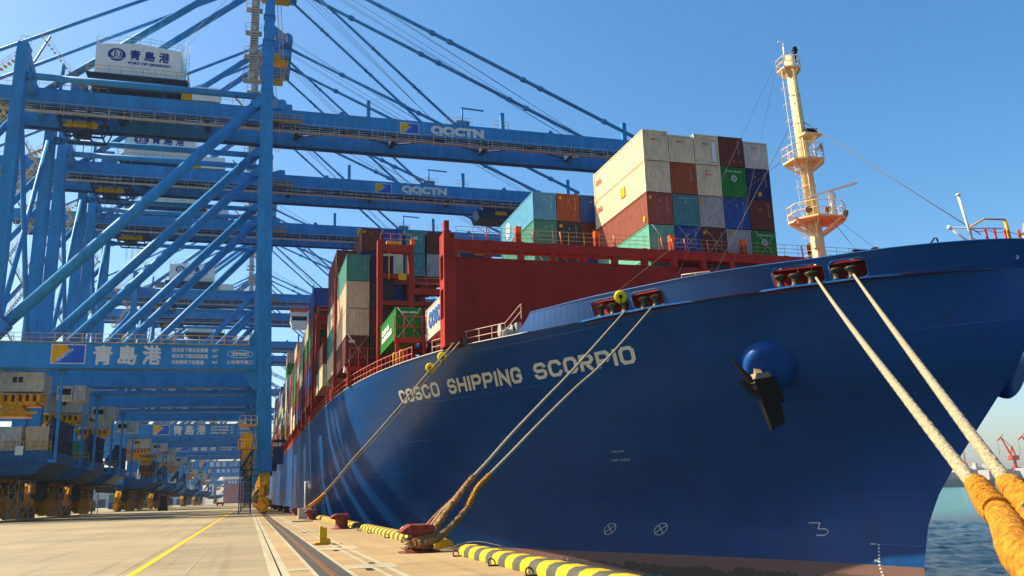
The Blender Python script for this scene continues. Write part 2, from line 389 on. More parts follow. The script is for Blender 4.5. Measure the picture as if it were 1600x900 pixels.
def hull_mat():
    m = bpy.data.materials.new('hull_blue_paint'); m.use_nodes = True; t = m.node_tree; L = t.links.new; b = t.nodes['Principled BSDF']
    tc = nd(t, 'ShaderNodeTexCoord')
    n = nd(t, 'ShaderNodeTexNoise'); n.inputs['Scale'].default_value = .35; n.inputs['Detail'].default_value = 7; n.inputs['Roughness'].default_value = .6
    mp = nd(t, 'ShaderNodeMapping'); mp.inputs['Scale'].default_value = (1, 1, .35); L(tc.outputs['Object'], mp.inputs[0]); L(mp.outputs[0], n.inputs['Vector'])
    r = nd(t, 'ShaderNodeMapRange'); r.inputs['From Min'].default_value = .3; r.inputs['From Max'].default_value = .7; r.inputs['To Min'].default_value = .82; r.inputs['To Max'].default_value = 1.12; L(n.outputs['Fac'], r.inputs['Value'])
    # horizontal weld seams and long scuffs
    sp_ = nd(t, 'ShaderNodeSeparateXYZ'); L(tc.outputs['Object'], sp_.inputs[0])
    md = nd(t, 'ShaderNodeMath', operation='PINGPONG'); L(sp_.outputs['Z'], md.inputs[0]); md.inputs[1].default_value = 1.45
    lt = nd(t, 'ShaderNodeMapRange'); lt.inputs['From Min'].default_value = 0; lt.inputs['From Max'].default_value = .05; lt.inputs['To Min'].default_value = 1.; lt.inputs['To Max'].default_value = 0.; L(md.outputs[0], lt.inputs['Value'])
    n2 = nd(t, 'ShaderNodeTexNoise'); n2.inputs['Scale'].default_value = 1.; n2.inputs['Detail'].default_value = 6; mp2 = nd(t, 'ShaderNodeMapping'); mp2.inputs['Scale'].default_value = (.12, .12, 3.2); L(tc.outputs['Object'], mp2.inputs[0]); L(mp2.outputs[0], n2.inputs['Vector'])
    r3 = nd(t, 'ShaderNodeMapRange'); r3.inputs['From Min'].default_value = .66; r3.inputs['From Max'].default_value = .76; r3.inputs['To Max'].default_value = .35; L(n2.outputs['Fac'], r3.inputs['Value'])
    hs = nd(t, 'ShaderNodeHueSaturation'); hs.inputs['Color'].default_value = (.003, .054, .195, 1); L(r.outputs[0], hs.inputs['Value'])
    mx = nd(t, 'ShaderNodeMix', data_type='RGBA'); L(r3.outputs[0], mx.inputs['Factor']); L(hs.outputs[0], mx.inputs['A']); mx.inputs['B'].default_value = (.03, .09, .22, 1)
    n7 = nd(t, 'ShaderNodeTexNoise'); n7.inputs['Scale'].default_value = 1.; n7.inputs['Detail'].default_value = 5; mp7 = nd(t, 'ShaderNodeMapping'); mp7.inputs['Scale'].default_value = (1.6, 1.6, .10); L(tc.outputs['Object'], mp7.inputs[0]); L(mp7.outputs[0], n7.inputs['Vector'])
    r7 = nd(t, 'ShaderNodeMapRange'); r7.inputs['From Min'].default_value = .62; r7.inputs['From Max'].default_value = .80; r7.inputs['To Max'].default_value = .5; L(n7.outputs['Fac'], r7.inputs['Value'])
    mx7 = nd(t, 'ShaderNodeMix', data_type='RGBA'); L(r7.outputs[0], mx7.inputs['Factor']); L(mx.outputs['Result'], mx7.inputs['A']); mx7.inputs['B'].default_value = (.035, .035, .05, 1)
    L(mx7.outputs['Result'], b.inputs['Base Color'])
    b.inputs['Roughness'].default_value = .3; b.inputs['Specular IOR Level'].default_value = .38
    bp = nd(t, 'ShaderNodeBump'); bp.inputs['Strength'].default_value = .35; bp.inputs['Distance'].default_value = .03; L(lt.outputs[0], bp.inputs['Height'])
    n5 = nd(t, 'ShaderNodeTexNoise'); n5.inputs['Scale'].default_value = .28; n5.inputs['Detail'].default_value = 2; L(tc.outputs['Object'], n5.inputs['Vector'])
    bp2 = nd(t, 'ShaderNodeBump'); bp2.inputs['Strength'].default_value = .25; bp2.inputs['Distance'].default_value = .25; L(n5.outputs['Fac'], bp2.inputs['Height']); L(bp.outputs[0], bp2.inputs['Normal']); L(bp2.outputs[0], b.inputs['Normal'])
    return m
HULL = hull_mat()
def boot_mat():
    m = bpy.data.materials.new('boot_top_brown'); m.use_nodes = True; t = m.node_tree; L = t.links.new; b = t.nodes['Principled BSDF']; b.inputs['Roughness'].default_value = .5
    tc = nd(t, 'ShaderNodeTexCoord'); n = nd(t, 'ShaderNodeTexNoise'); n.inputs['Scale'].default_value = .35; n.inputs['Detail'].default_value = 9; n.inputs['Roughness'].default_value = .7; L(tc.outputs['Object'], n.inputs['Vector'])
    sp_ = nd(t, 'ShaderNodeSeparateXYZ'); L(tc.outputs['Object'], sp_.inputs[0])
    # scum line: ragged edge near the water
    ad = nd(t, 'ShaderNodeMath', operation='MULTIPLY_ADD'); L(n.outputs['Fac'], ad.inputs[0]); ad.inputs[1].default_value = -2.4; L(sp_.outputs['Z'], ad.inputs[2])
    r = nd(t, 'ShaderNodeMapRange'); r.inputs['From Min'].default_value = -.35; r.inputs['From Max'].default_value = -.28; L(ad.outputs[0], r.inputs['Value'])
    mx = nd(t, 'ShaderNodeMix', data_type='RGBA'); L(r.outputs[0], mx.inputs['Factor']); mx.inputs['A'].default_value = (.035, .022, .016, 1); mx.inputs['B'].default_value = (.13, .06, .045, 1)
    r2 = nd(t, 'ShaderNodeMapRange'); r2.inputs['From Min'].default_value = .62; r2.inputs['From Max'].default_value = .66; r2.inputs['To Max'].default_value = .5; L(n.outputs['Fac'], r2.inputs['Value'])
    mx2 = nd(t, 'ShaderNodeMix', data_type='RGBA'); L(r2.outputs[0], mx2.inputs['Factor']); L(mx.outputs['Result'], mx2.inputs['A']); mx2.inputs['B'].default_value = (.30, .24, .20, 1)
    L(mx2.outputs['Result'], b.inputs['Base Color']); return m
BOOT = boot_mat()
# x samples, dense where the side runs almost straight aft
XS = [8.5+29.3*(i/90)**2.0 for i in range(91)]
def hull_strip(mb, zs, m=0):
    for mir in (0, 1):
        k = len(mb.v)
        ring_ = [('S', 430.0), ('S', 300.0), ('S', 215.0), ('S', 160.0)]
        cols = []
        for tag_, yy in ring_: cols.append([(8.5, yy, z) for z in zs])
        for x in XS: cols.append([(x, hullY(x, z), z) for z in zs])
        if mir: cols = [[(2*CLX-x, y, z) for x, y, z in c] for c in cols]
        nz = len(zs)
        for c in cols: mb.v += c
        for i in range(len(cols)-1):
            for j in range(nz-1):
                a = k+i*nz+j; mb.face([a, a+nz, a+nz+1, a+1], m, True)
def zlev(n, x): return None
mb = MB()
NZL = 26
# upper hull follows the sheer: last level at the knuckle
for mir in (0, 1):
    cols = []
    for yy in (430., 300., 215., 160.): cols.append([(8.5, yy, -3.3+16.3*j/NZL) for j in range(NZL+1)])
    for x in XS:
        zk = zknee(x)
        cols.append([(x, hullY(x, -3.3+(zk+3.3)*j/NZL), -3.3+(zk+3.3)*j/NZL) for j in range(NZL+1)])
    if mir: cols = [[(2*CLX-x, y, z) for x, y, z in c] for c in cols]
    k = len(mb.v); nz = NZL+1
    for c in cols: mb.v += c
    for i in range(len(cols)-1):
        for j in range(NZL):
            a = k+i*nz+j; mb.face([a, a+nz, a+nz+1, a+1], 0, True)
mb.v += [(8.5, 430, -10), (2*CLX-8.5, 430, -10), (2*CLX-8.5, 430, 13), (8.5, 430, 13)]; k = len(mb.v); mb.face([k-4, k-3, k-2, k-1])
hull = sp(mb, 'hull', [HULL])
mb = MB(); hull_strip(mb, [-10, -6, -5, -4.2, -3.3]); sp(mb, 'boot_top', [BOOT], smooth=True)
# main deck
mb = MB(); k = len(mb.v); pts = [(8.55, 429, 12.88)] + [(x+.02, hullY(x, 12.9)+.05, min(12.88, zknee(x)-.1)) for x in XS]
for a, b in zip(pts, pts[1:]):
    n = len(mb.v); mb.v += [a, b, (2*CLX-b[0], b[1], b[2]), (2*CLX-a[0], a[1], a[2])]; mb.face([n, n+1, n+2, n+3])
sp(mb, 'deck', [RED])

def bout(x):
    e = .05; d = Vector((2*e, hullY(min(x+e, CLX), zknee(x))-hullY(x-e, zknee(x)), 0)); n = Vector((d.y, -d.x, 0)).normalized()
    return n if n.y < 0 else -n
def bY(x): return hullY(x, zknee(x))
LEAN = .6
def bpt(x, t, out=0.):
    o = bout(x)*(LEAN*t*min(1, max(0, (x-19.17)/3))+out); return Vector((min(x, CLX)+o.x*(1 if x < 37 else max(0, (CLX-x)/.8)), bY(x)+o.y, zknee(x)+(ztop(x)-zknee(x))*t))
# bulwark round the bow with the mooring openings
def arc_samples(x0, x1, n): return [x0+(x1-x0)*i/n for i in range(n+1)]
WINS = [(21.92, 23.38), (23.5, 24.62), (28.54, 30.42), (30.6, 31.82)]
def blk(x):          # bulwark plate point, vertical, above the knuckle
    return x, bY(x)
mb = MB()
edges = sorted(set([19.17+.0] + [a for w_ in WINS for a in w_] + [CLX]))
xs = []
for a, b in zip(edges, edges[1:]):
    n = max(2, int((b-a)/.25)); xs += [a+(b-a)*i/n for i in range(n)]
xs.append(CLX)
def inwin(x): return any(a-1e-6 <= x <= b+1e-6 for a, b in WINS)
T = .09
for mir in (0, 1):
    S = (lambda p: p) if not mir else (lambda p: (2*CLX-p[0], p[1], p[2]))
    for a, b in zip(xs, xs[1:]):
        m_ = (a+b)/2; w_ = [q for q in WINS if q[0] < m_ < q[1]]
        za0, zb0, za1, zb1 = zknee(a), zknee(b), ztop(a), ztop(b)
        segs = [(0, 1)]
        def zz(z0, z1, t): return z0+(z1-z0)*t
        if w_:
            lo, hi = w_[0]
            def cut(x, top):
                d = min(x-lo, hi-x); r_ = .20; base = .80 if top else .06
                if d < r_:
                    c = (r_-math.sqrt(max(0, r_*r_-(r_-d)**2)))*.8
                    return base-c if top else base+c*.6
                return base
            segs = [('lo',), ('hi',)]
        ya, yb = bY(a), bY(b)
        d = Vector((b-a, yb-ya, 0)).normalized(); nrm = Vector((d.y, -d.x, 0))
        if nrm.y < 0: nrm = -nrm
        nrm *= T
        def quad(ta0, tb0, ta1, tb1):
            P = [tuple(bpt(a, ta0)), tuple(bpt(b, tb0)), tuple(bpt(b, tb1)), tuple(bpt(a, ta1))]
            Q = [(p[0]+nrm.x, p[1]+nrm.y, p[2]) for p in P]
            mb.hexa([S(p) for p in (P[0], P[1], Q[1], Q[0], P[3], P[2], Q[2], Q[3])])
        if w_: quad(0, 0, cut(a, 0), cut(b, 0)); quad(cut(a, 1), cut(b, 1), 1, 1)
        else: quad(0, 0, 1, 1)
bul = sp(mb, 'bulwark', [HULL], smooth=False)
mb = MB()   # aft end of the bulwark, curved down to the deck
for i in range(8):
    t0, t1 = i/8, (i+1)/8; x0 = 19.17-1.5*t0*.55; x1 = 19.17-1.5*t1*.55
    mb.hexa([(x0, hullY(x0, 13), 13.0), (x1, hullY(x1, 13), 13.0), (x1+.07, hullY(x1, 13)+.05, 13.0), (x0+.07, hullY(x0, 13)+.05, 13.0),
             (x0, hullY(x0, 13), 13+1.38*(1-t0)**1.6+.02), (x1, hullY(x1, 13), 13+1.38*(1-t1)**1.6+.02), (x1+.07, hullY(x1, 13)+.05, 13+1.38*(1-t1)**1.6+.02), (x0+.07, hullY(x0, 13)+.05, 13+1.38*(1-t0)**1.6+.02)])
sp(mb, 'bulwark_end', [HULL])
# rims, sills and top rail of the bulwark
RIM = paint('pale_blue_paint', (.012, .09, .28), .4, .1)
mb = MB(); mb.path([bpt(x, 1.0) for x in xs], .045, 6)
sp(mb, 'bulwark_top_bar', [RIM])
for wi, (lo, hi) in enumerate(WINS):
    pts = []
    n = 14
    for i in range(n+1): x = lo+(hi-lo)*i/n; d = min(x-lo, hi-x); c = (.20-math.sqrt(max(0, .20**2-(.20-min(d, .20))**2)))*.8; pts.append(bpt(x, .80-c, .02))
    for i in range(n, -1, -1): x = lo+(hi-lo)*i/n; d = min(x-lo, hi-x); c = (.20-math.sqrt(max(0, .20**2-(.20-min(d, .20))**2)))*.5; pts.append(bpt(x, .06+c, .02))
    pts.append(pts[0]); mb = MB(); mb.path(pts, .032, 6); sp(mb, 'opening_rim', [RIM])
for lo, hi in ((21.3, 25.6), (27.9, 32.9)):
    mb = MB(); n = 16
    for i in range(n):
        a = lo+(hi-lo)*i/n; b = lo+(hi-lo)*(i+1)/n
        pa = hull_point(a, zknee(a)-.05); pb = hull_point(b, zknee(b)-.05)
        wa = .38*min(1, 4*i/n, 4*(n-i)/n)+.01; wb = .38*min(1, 4*(i+1)/n, 4*(n-i-1)/n)+.01
        d = (pb-pa).normalized(); nr = Vector((d.y, -d.x, 0)).normalized()
        if nr.y > 0: nr = -nr
        mb.hexa([pa, pa+nr*wa, pb+nr*wb, pb, pa+Vector((0, 0, .12)), pa+nr*wa+Vector((0, 0, .10)), pb+nr*wb+Vector((0, 0, .10)), pb+Vector((0, 0, .12))])
    sp(mb, 'fairlead_sill', [RIM])
# red recess and rollers behind the openings
for gi, (lo, hi) in enumerate(((21.6, 25.0), (28.2, 32.2))):
    mb = MB(); n = 8
    for i in range(n):
        a = lo+(hi-lo)*i/n; b = lo+(hi-lo)*(i+1)/n
        pa = Vector((a, bY(a), 0)); pb = Vector((b, bY(b), 0)); d = (pb-pa).normalized(); nr = Vector((-d.y, d.x, 0))
        if nr.y < 0: nr = -nr
        A, B = pa+nr*1.5, pb+nr*1.5; z0 = zknee(a)-.15; z1 = ztop(b)+.02
        mb.hexa([A+Vector((0, 0, z0)), B+Vector((0, 0, z0)), B+nr*.1+Vector((0, 0, z0)), A+nr*.1+Vector((0, 0, z0)), A+Vector((0, 0, z1)), B+Vector((0, 0, z1)), B+nr*.1+Vector((0, 0, z1)), A+nr*.1+Vector((0, 0, z1))])
        mb.hexa([pa+nr*.12+Vector((0, 0, z0-.05)), pb+nr*.12+Vector((0, 0, z0-.05)), B+Vector((0, 0, z0-.05)), A+Vector((0, 0, z0-.05)), pa+nr*.12+Vector((0, 0, z0)), pb+nr*.12+Vector((0, 0, z0)), B+Vector((0, 0, z0)), A+Vector((0, 0, z0))])
        mb.hexa([pa+nr*.12+Vector((0, 0, z1-.3)), pb+nr*.12+Vector((0, 0, z1-.3)), B+nr*.1+Vector((0, 0, z1+.01)), A+nr*.1+Vector((0, 0, z1+.01)), pa+nr*.12+Vector((0, 0, z1-.22)), pb+nr*.12+Vector((0, 0, z1-.22)), B+nr*.1+Vector((0, 0, z1+.09)), A+nr*.1+Vector((0, 0, z1+.09))])  # roof strip, added to keep the recess in shade
    sp(mb, 'mooring_recess', [REDW])
RX = [22.3, 22.78, 23.22, 23.95, 24.38, 28.95, 29.5, 30.1, 30.95, 31.45]
for x in RX:
    p = Vector((x, bY(x)+.50, zknee(x)+.06)); mb = MB()
    mb.lathe(p, [(.30, 0), (.30, .1), (.21, .2), (.19, .46), (.23, .56), (.36, .66), (.37, .74), (.25, .80)], 16)
    sp(mb, 'fairlead_roller', [paint('roller_grimy_steel', (.055, .05, .032), .4, .4, .3)])
# ship side name and draught marks
def stroke_word(s, sw=.2):
    """square shouldered stroke letters, one ribbon per stroke; returns verts in a 1 high box, faces and width"""
    c = .2; w_ = .62
    G = {'O': [[(c, 0), (1-c, 0), (1, c), (1, 1-c), (1-c, 1), (c, 1), (0, 1-c), (0, c), 'x']],
         'C': [[(1, .68), (1, 1-c), (1-c, 1), (c, 1), (0, 1-c), (0, c), (c, 0), (1-c, 0), (1, c), (1, .32)]],
         'G': [[(1, .68), (1, 1-c), (1-c, 1), (c, 1), (0, 1-c), (0, c), (c, 0), (1-c, 0), (1, c), (1, .46), (.52, .46)]],
         'S': [[(1, .72), (1, 1-c), (1-c, 1), (c, 1), (0, 1-c), (0, .5+c*.7), (c, .5), (1-c, .5), (1, .5-c*.7), (1, c), (1-c, 0), (c, 0), (0, c), (0, .28)]],
         'P': [[(0, -.5*sw), (0, 1), (1-c, 1), (1, 1-c), (1, .42+c), (1-c, .42), (.16, .42)]],
         'R': [[(0, -.5*sw), (0, 1), (1-c, 1), (1, 1-c), (1, .48+c), (1-c, .48), (.16, .48)], [(.48, .36), (.95, -.5*sw)]],
         'H': [[(0, -.5*sw), (0, 1+.5*sw)], [(1, -.5*sw), (1, 1+.5*sw)], [(.16, .5), (.84, .5)]],
         'N': [[(0, -.5*sw), (0, 1), (1, 0), (1, 1+.5*sw)]], 'I': [[(0, -.5*sw), (0, 1+.5*sw)]]}
    V = []; F = []; x = 0; q = 1-sw
    for ch in s:
        lw = 0 if ch == 'I' else w_
        for st in G[ch]:
            closed = st[-1] == 'x'; P = [Vector((x+sw/2+u*lw, sw/2+v*q)) for u, v in (st[:-1] if closed else st)]
            n = len(P); k = len(V)
            for i in range(n):
                a = P[i-1] if (i or closed) else None; b = P[(i+1) % n] if (i < n-1 or closed) else None
                d1 = (P[i]-a).normalized() if a is not None else None; d2 = (b-P[i]).normalized() if b is not None else None
                if d1 is None: d1 = d2
                if d2 is None: d2 = d1
                n1 = Vector((-d1.y, d1.x)); n2 = Vector((-d2.y, d2.x)); m_ = n1+n2; m_ = m_/max(.35, m_.length_squared)*2*(sw/2) if m_.length > 1e-6 else n1*sw/2
                V.append(P[i]+m_); V.append(P[i]-m_)
            for i in range(n if closed else n-1):
                j = (i+1) % n; F.append((k+2*i, k+2*j, k+2*j+1, k+2*i+1))
        x += lw+sw+.13
    return V, F, x-.13
def hull_word(s, x0, x1, zb, zt):
    N = 60; P = [hull_point(x0+(x1-x0)*i/N, (zb+zt)/2) for i in range(N+1)]; cum = [0]
    for a, b in zip(P, P[1:]): cum.append(cum[-1]+(b-a).length)
    def xat(t):
        u = t*cum[-1]
        for i in range(N):
            if u <= cum[i+1]: return x0+(x1-x0)*(i+(u-cum[i])/(cum[i+1]-cum[i]))/N
        return x1
    V, F, W = stroke_word(s); m2 = MB(); h = zt-zb
    m2.v = [tuple(hull_point(xat(max(0, min(1, p.x/W)))+(1-p.y)*h*.52, zb+p.y*h, .03)) for p in V]
    for f in F: m2.face(list(f))
    return sp(m2, 'ship_name_lettering', [LETH], hull)
def on_hull(px0, px1, z0fn):
    pass
def hull_text(s, x0, x1, zb, zt, name, bold, parent=hull, off=.03, mat=LETH, slant=0.):
    """letters run along the hull by arc length"""
    N = 60; P = [hull_point(x0+(x1-x0)*i/N, (zb+zt)/2) for i in range(N+1)]
    cum = [0]
    for a, b in zip(P, P[1:]): cum.append(cum[-1]+(b-a).length)
    W = cum[-1]
    def xat(u):
        u = max(0, min(W, u))
        for i in range(N):
            if u <= cum[i+1]: return x0+(x1-x0)*(i+(u-cum[i])/(cum[i+1]-cum[i]))/N
        return x1
    m2 = MB(); put_text(m2, s, W, zt-zb, lambda u, v: hull_point(xat(u)+(zt-zb-v)*.52, zb+v, off), bold)
    return sp(m2, name, [mat], parent)
hull_word('COSCO', 12.66, 14.88, 9.9, 10.97)
hull_word('SHIPPING', 15.38, 19.36, 9.9, 10.97)
hull_word('SCORPIO', 19.95, 24.08, 9.9, 10.97)
hull_text('THRUSTER', 25.85, 26.4, 4.35, 4.5, 'hull_notice_lettering', .01)
hull_text('KEEP CLEAR', 26.15, 26.95, 3.75, 3.9, 'hull_notice_lettering', .01)
for cx, cz in ((28.12, -1.40), (30.37, -1.37)):          # bow thruster marks: ring with a cross
    mb = MB(); fn = lambda u, v, cx=cx, cz=cz: hull_point(cx+u*.55, cz+v, .03)
    ring(mb, 0, 0, .48, .48, .06, fn)
    for an in (45, 135):
        c_, s_ = math.cos(R(an)), math.sin(R(an)); poly(mb, [(.43*c_-.03*s_, .43*s_+.03*c_), (-.43*c_-.03*s_, -.43*s_+.03*c_), (-.43*c_+.03*s_, -.43*s_-.03*c_), (.43*c_+.03*s_, .43*s_-.03*c_)], fn)
    sp(mb, 'thruster_mark', [LETH], hull)
mb = MB(); fn = lambda u, v: hull_point(35.40+u, -1.62+v, .03)   # bulb mark
wd = .07
for a, b in (((0, .80), (.28, .80)), ((.28, .80), (.28, .42)), ((.28, .42), (.42, .42)), ((.28, 0), (.42, 0))):
    (u0, v0), (u1, v1) = a, b; e = .015 if u0 == u1 else 0; f_ = 0 if u0 == u1 else wd/2
    poly(mb, [(u0-e, v0-f_), (u1+e if u0 == u1 else u1, v0-f_ if u0 != u1 else v0), (u1+e if u0 == u1 else u1, v1+f_ if u0 != u1 else v1), (u0-e, v1+f_)], fn)
k = len(mb.v); n = 10
for i in range(n+1):
    t = -math.pi/2+math.pi*i/n; mb.v.append(tuple(fn(.42+.12*math.cos(t), .21+.245*math.sin(t)))); mb.v.append(tuple(fn(.42+.105*math.cos(t), .21+.18*math.sin(t))))
for i in range(n): mb.face([k+2*i, k+2*i+2, k+2*i+3, k+2*i+1])
sp(mb, 'bulb_mark', [LETH], hull)
mb = MB()
for i in range(11):
    z = -2.15-.2*i; fn = lambda u, v, z=z: hull_point(37.0+u+.012*i, z+v, .03); poly(mb, [(0, 0), (.035, 0), (.035, .1), (0, .1)], fn)
fn = lambda u, v: hull_point(36.86+u, -2.12+v, .03); put_text(mb, '90', .1, .13, fn, .02); fn = lambda u, v: hull_point(36.98+u, -3.1+v, .03); put_text(mb, '88', .09, .13, fn, .02)
sp(mb, 'draught_marks', [LETH], hull)
# bow centre chock with its white mark
mb = MB(); c = Vector((37.3, 34.75, 12.75)); mb.lathe(c, [(.28, 0), (.30, .1), (.22, .16), (.2, .05)], 18, axis=(-.1, -1, 0)); sp(mb, 'bow_chock', [HULL])
mb = MB(); fn = lambda u, v: (37.12+u, 34.56, 12.5+v); put_text(mb, 'J', .2, .32, fn, .05); sp(mb, 'bow_mark', [LETW], hull)

# anchor bells (both bows) with the anchors
def anchor(side_):
    S = (lambda p: Vector(p)) if side_ == 0 else (lambda p: Vector((2*CLX-p[0], p[1], p[2])))
    base = hull_point(29.8, 8.72); ax = Vector((-.42, -.80, -.42)).normalized()
    mb = MB(); up = Vector((0, 0, 1)); a = ax.cross(up).normalized(); b = a.cross(ax); k = len(mb.v); n = 36
    prof = [(1.62, -2.2), (1.60, -.2), (1.58, .35), (1.50, .62), (1.30, .78), (.9, .84), (.5, .80)]
    if side_: prof = [(r_, h+(1.25 if h > 0 else 0)) for r_, h in prof]
    for r_, h in prof:
        for i in range(n):
            t = 2*math.pi*i/n; mb.v.append(tuple(S(base+ax*h+a*math.cos(t)*r_+b*math.sin(t)*r_)))
    for i in range(len(prof)-1):
        for j in range(n): jj = (j+1) % n; mb.face([k+i*n+j, k+i*n+jj, k+(i+1)*n+jj, k+(i+1)*n+j], 0, True)
    mb.face([k+(len(prof)-1)*n+j for j in range(n)])
    bell = sp(mb, 'anchor_bell', [paint('bell_blue_paint', (.006, .065, .25), .38, .02, .1, .5)])
    if side_: return
    AN = paint('anchor_dark_iron', (.018, .012, .008), .6, .5, .3); ANL = paint('anchor_bare_edge', (.28, .20, .13), .5, .3)
    an = S(base+ax*.95+Vector((-.78, 0, -.60)))
    sx = 1 if side_ == 0 else -1
    mb = MB()   # crown block and shank end
    P = lambda x, y, z: an+Vector((sx*x*.86, y*.86, z*.98-.12))
    mb.hexa([P(-.75, -.35, -.15), P(.75, -.35, .05), P(.75, .5, .05), P(-.75, .5, -.15), P(-.45, -.2, .45), P(.55, -.2, .55), P(.55, .5, .55), P(-.45, .5, .45)])
    mb.beam(P(0, .2, .3), P(.4, 1.6, 1.4), .38, .42)
    sp(mb, 'anchor_crown', [ANL, AN])
    mb = MB()   # big fluke hanging down
    mb.hexa([P(-.62, -.25, .0), P(.78, -.25, .15), P(.78, .1, .15), P(-.62, .1, 0), P(-.62+.45, -.5, .02), P(.75, -.5, .18), P(.75, .1, .18), P(-.17, .1, .02)])
    mb.hexa([P(.30, -.35, -2.95), P(1.35, -.35, -2.45), P(1.35, -.05, -2.45), P(.30, -.05, -2.95), P(-.72, -.35, .05), P(.80, -.35, .28), P(.80, .15, .28), P(-.72, .15, .05)])
    mb.beam(P(.80, -.1, .2), P(1.35, -.1, -1.3), .35, .3)
    sp(mb, 'anchor_fluke', [AN])
    mb = MB(); mb.hexa([P(-2.0, .1, 1.35), P(-1.9, .1, 1.2), P(-1.9, .35, 1.2), P(-2.0, .35, 1.35), P(-.85, -.25, .25), P(-.65, -.25, -.25), P(-.65, .3, -.25), P(-.85, .3, .25)])
    mb.hexa([P(-1.6, .1, .1), P(-1.5, .1, -.05), P(-1.5, .3, -.05), P(-1.6, .3, .1), P(-.9, -.2, -.2), P(-.6, -.2, -.9), P(-.6, .3, -.9), P(-.9, .3, -.2)])
    sp(mb, 'anchor_fluke', [AN])
anchor(0); anchor(1)

# breakwater: the tall red wall ahead of the first bay
WX0, WX1, WY = 14.2, 2*CLX-14.2, 66.5
mb = MB(); mb.box(WX0+.9, WX1-.9, WY, WY+.35, 12.9, 20.15)
sp(mb, 'breakwater_plate', [REDW])
mb = MB(); mb.box(WX0+.9, WX1-.9, WY-.25, WY+.9, 20.75, 21.55)
x = WX0+.9
i = 0
while x < WX1-1: mb.box(x-.22, x+.22, WY-.29, WY+.33, 20.0, 21.59); x += 2.75; i += 1
mb.box(WX0+.9, WX1-.9, WY+.35, WY+1.3, 20.1, 20.2)
bt = sp(mb, 'breakwater_top_beam', [RED])
for s_ in (0, 1):
    xa = WX0 if not s_ else WX1-.95; mb = MB()
    mb.box(xa, xa+.95, WY-.02, WY+.32, 12.9, 21.5); mb.box(xa+.02, xa+.6, WY-.01, WY+.31, 21.5, 22.3); mb.box(xa, xa+.3, WY+.322, WY+1.5, 12.9, 14.6)
    for z0, z1 in ((12.9, 15.2), (17.6, 18.4), (20.4, 22.2)): mb.box(xa+.01, xa+.94, WY+.33, WY+1.45, z0, z1)
    mb.box(xa+.01, xa+.94, WY+1.46, WY+1.75, 12.9, 22.2); mb.box(xa+.1, xa+.5, WY+.2, WY+.9, 22.3, 23.2)
    sp(mb, 'breakwater_end_post', [RED])
mb = MB(); mb.rail([(WX0+1, WY-.1, 21.55), (WX1-1, WY-.1, 21.55)], 1.1, 1.35, .022, mid=2); sp(mb, 'breakwater_railing', [paint('dull_yellow_rail', (.42, .26, .08), .5, .3)])
RP = paint('railing_salmon_paint', (.62, .16, .12), .5, .1)
for i, x in enumerate([20.6, 27.6, 34.6, 41.6, 48.6, 55.6]):
    mb = MB(); mb.box(x-.24, x+.24, WY+.4, WY+.85, 21.5, 22.55, 0); mb.box(x-.25, x+.25, WY+.39, WY+.86, 22.55, 23.1, 1); sp(mb, 'lashing_post', [RED, ORANGE])
mb = MB()
for x in [17.8, 21.8, 24.2, 33.4, 34.4, 35.6, 37.8, 29.0, 47.3]: mb = MB(); mb.tube((x, WY, 21.6), (x-.12, WY, 22.7), .07, 6); sp(mb, 'stub_post', [RP])

# side railing and deck fittings aft of the bulwark
mb = MB()
xsr = [x for x in XS if x < 18.3]
pts = [(8.55, 260, 12.9), (8.55, 160, 12.9)] + [(x+.05, hullY(x, 12.95)+.1, 12.95) for x in xsr if hullY(x, 13) > 74.0]
mb.rail(pts, 1.15, 2.2, .035); sp(mb, 'side_railing', [RP])
mb = MB(); pts = [(x+.05, hullY(x, 12.95)+.1, 12.95) for x in XS if 13.9 < x < 18.2]
mb.rail([pts[0], pts[len(pts)//2]], 1.1, 1.6, .03); mb.rail([pts[len(pts)//2], pts[-1], (18.75, 60.9, 14.1)], 1.1, 1.6, .03)
sp(mb, 'side_railing', [paint('pale_railing_paint', (.62, .45, .36), .5, .1)])
mb = MB(); mb.path([(x, hullY(x, 13.0)-.02, 13.0) for x in [q for q in XS if 8.5 < q < 19.2]], .04, 5); sp(mb, 'sheer_bar', [paint('worn_edge_paint', (.5, .5, .48), .5, .2)])
# roller set with mooring eye at the deck edge, winch machinery behind
mb = MB()
bx, by = 14.9, 68.4
for k_ in range(3): mb.lathe((bx+.45*k_, by-1.0*k_, 13.02), [(.26, 0), (.18, .1), (.17, .4), (.28, .48), (.2, .55)], 14)
mb.box(bx-.35, bx+1.4, by-2.5, by+.6, 12.97, 13.06); sp(mb, 'deck_roller', [STEEL])
mb = MB(); mb.box(18.0, 19.4, 63.2, 64.6, 12.95, 13.6); mb.lathe((17.9, 64.0, 13.75), [(.5, 0), (.5, .08), (.25, .1), (.25, .9), (.5, .92), (.5, 1.0)], 16, axis=(1, 0, 0)); mb.box(19.1, 19.5, 63.3, 64.5, 12.95, 14.3); sp(mb, 'mooring_winch', [paint('winch_grey', (.30, .30, .27), .5, .4)])
for yx in (12.0, 12.35): 
    mb = MB(); mb.tube((yx, hullY(yx, 13)+.3, 12.9), (yx, hullY(yx, 13)+.3, 14.2), .06, 6); mb.tube((yx+.3, hullY(yx, 13)+.3, 12.9), (yx+.3, hullY(yx, 13)+.3, 14.2), .06, 6); mb.tube((yx, hullY(yx, 13)+.3, 14.2), (yx+.3, hullY(yx, 13)+.3, 14.2), .06, 6); sp(mb, 'boarding_ladder_rail', [YEL])
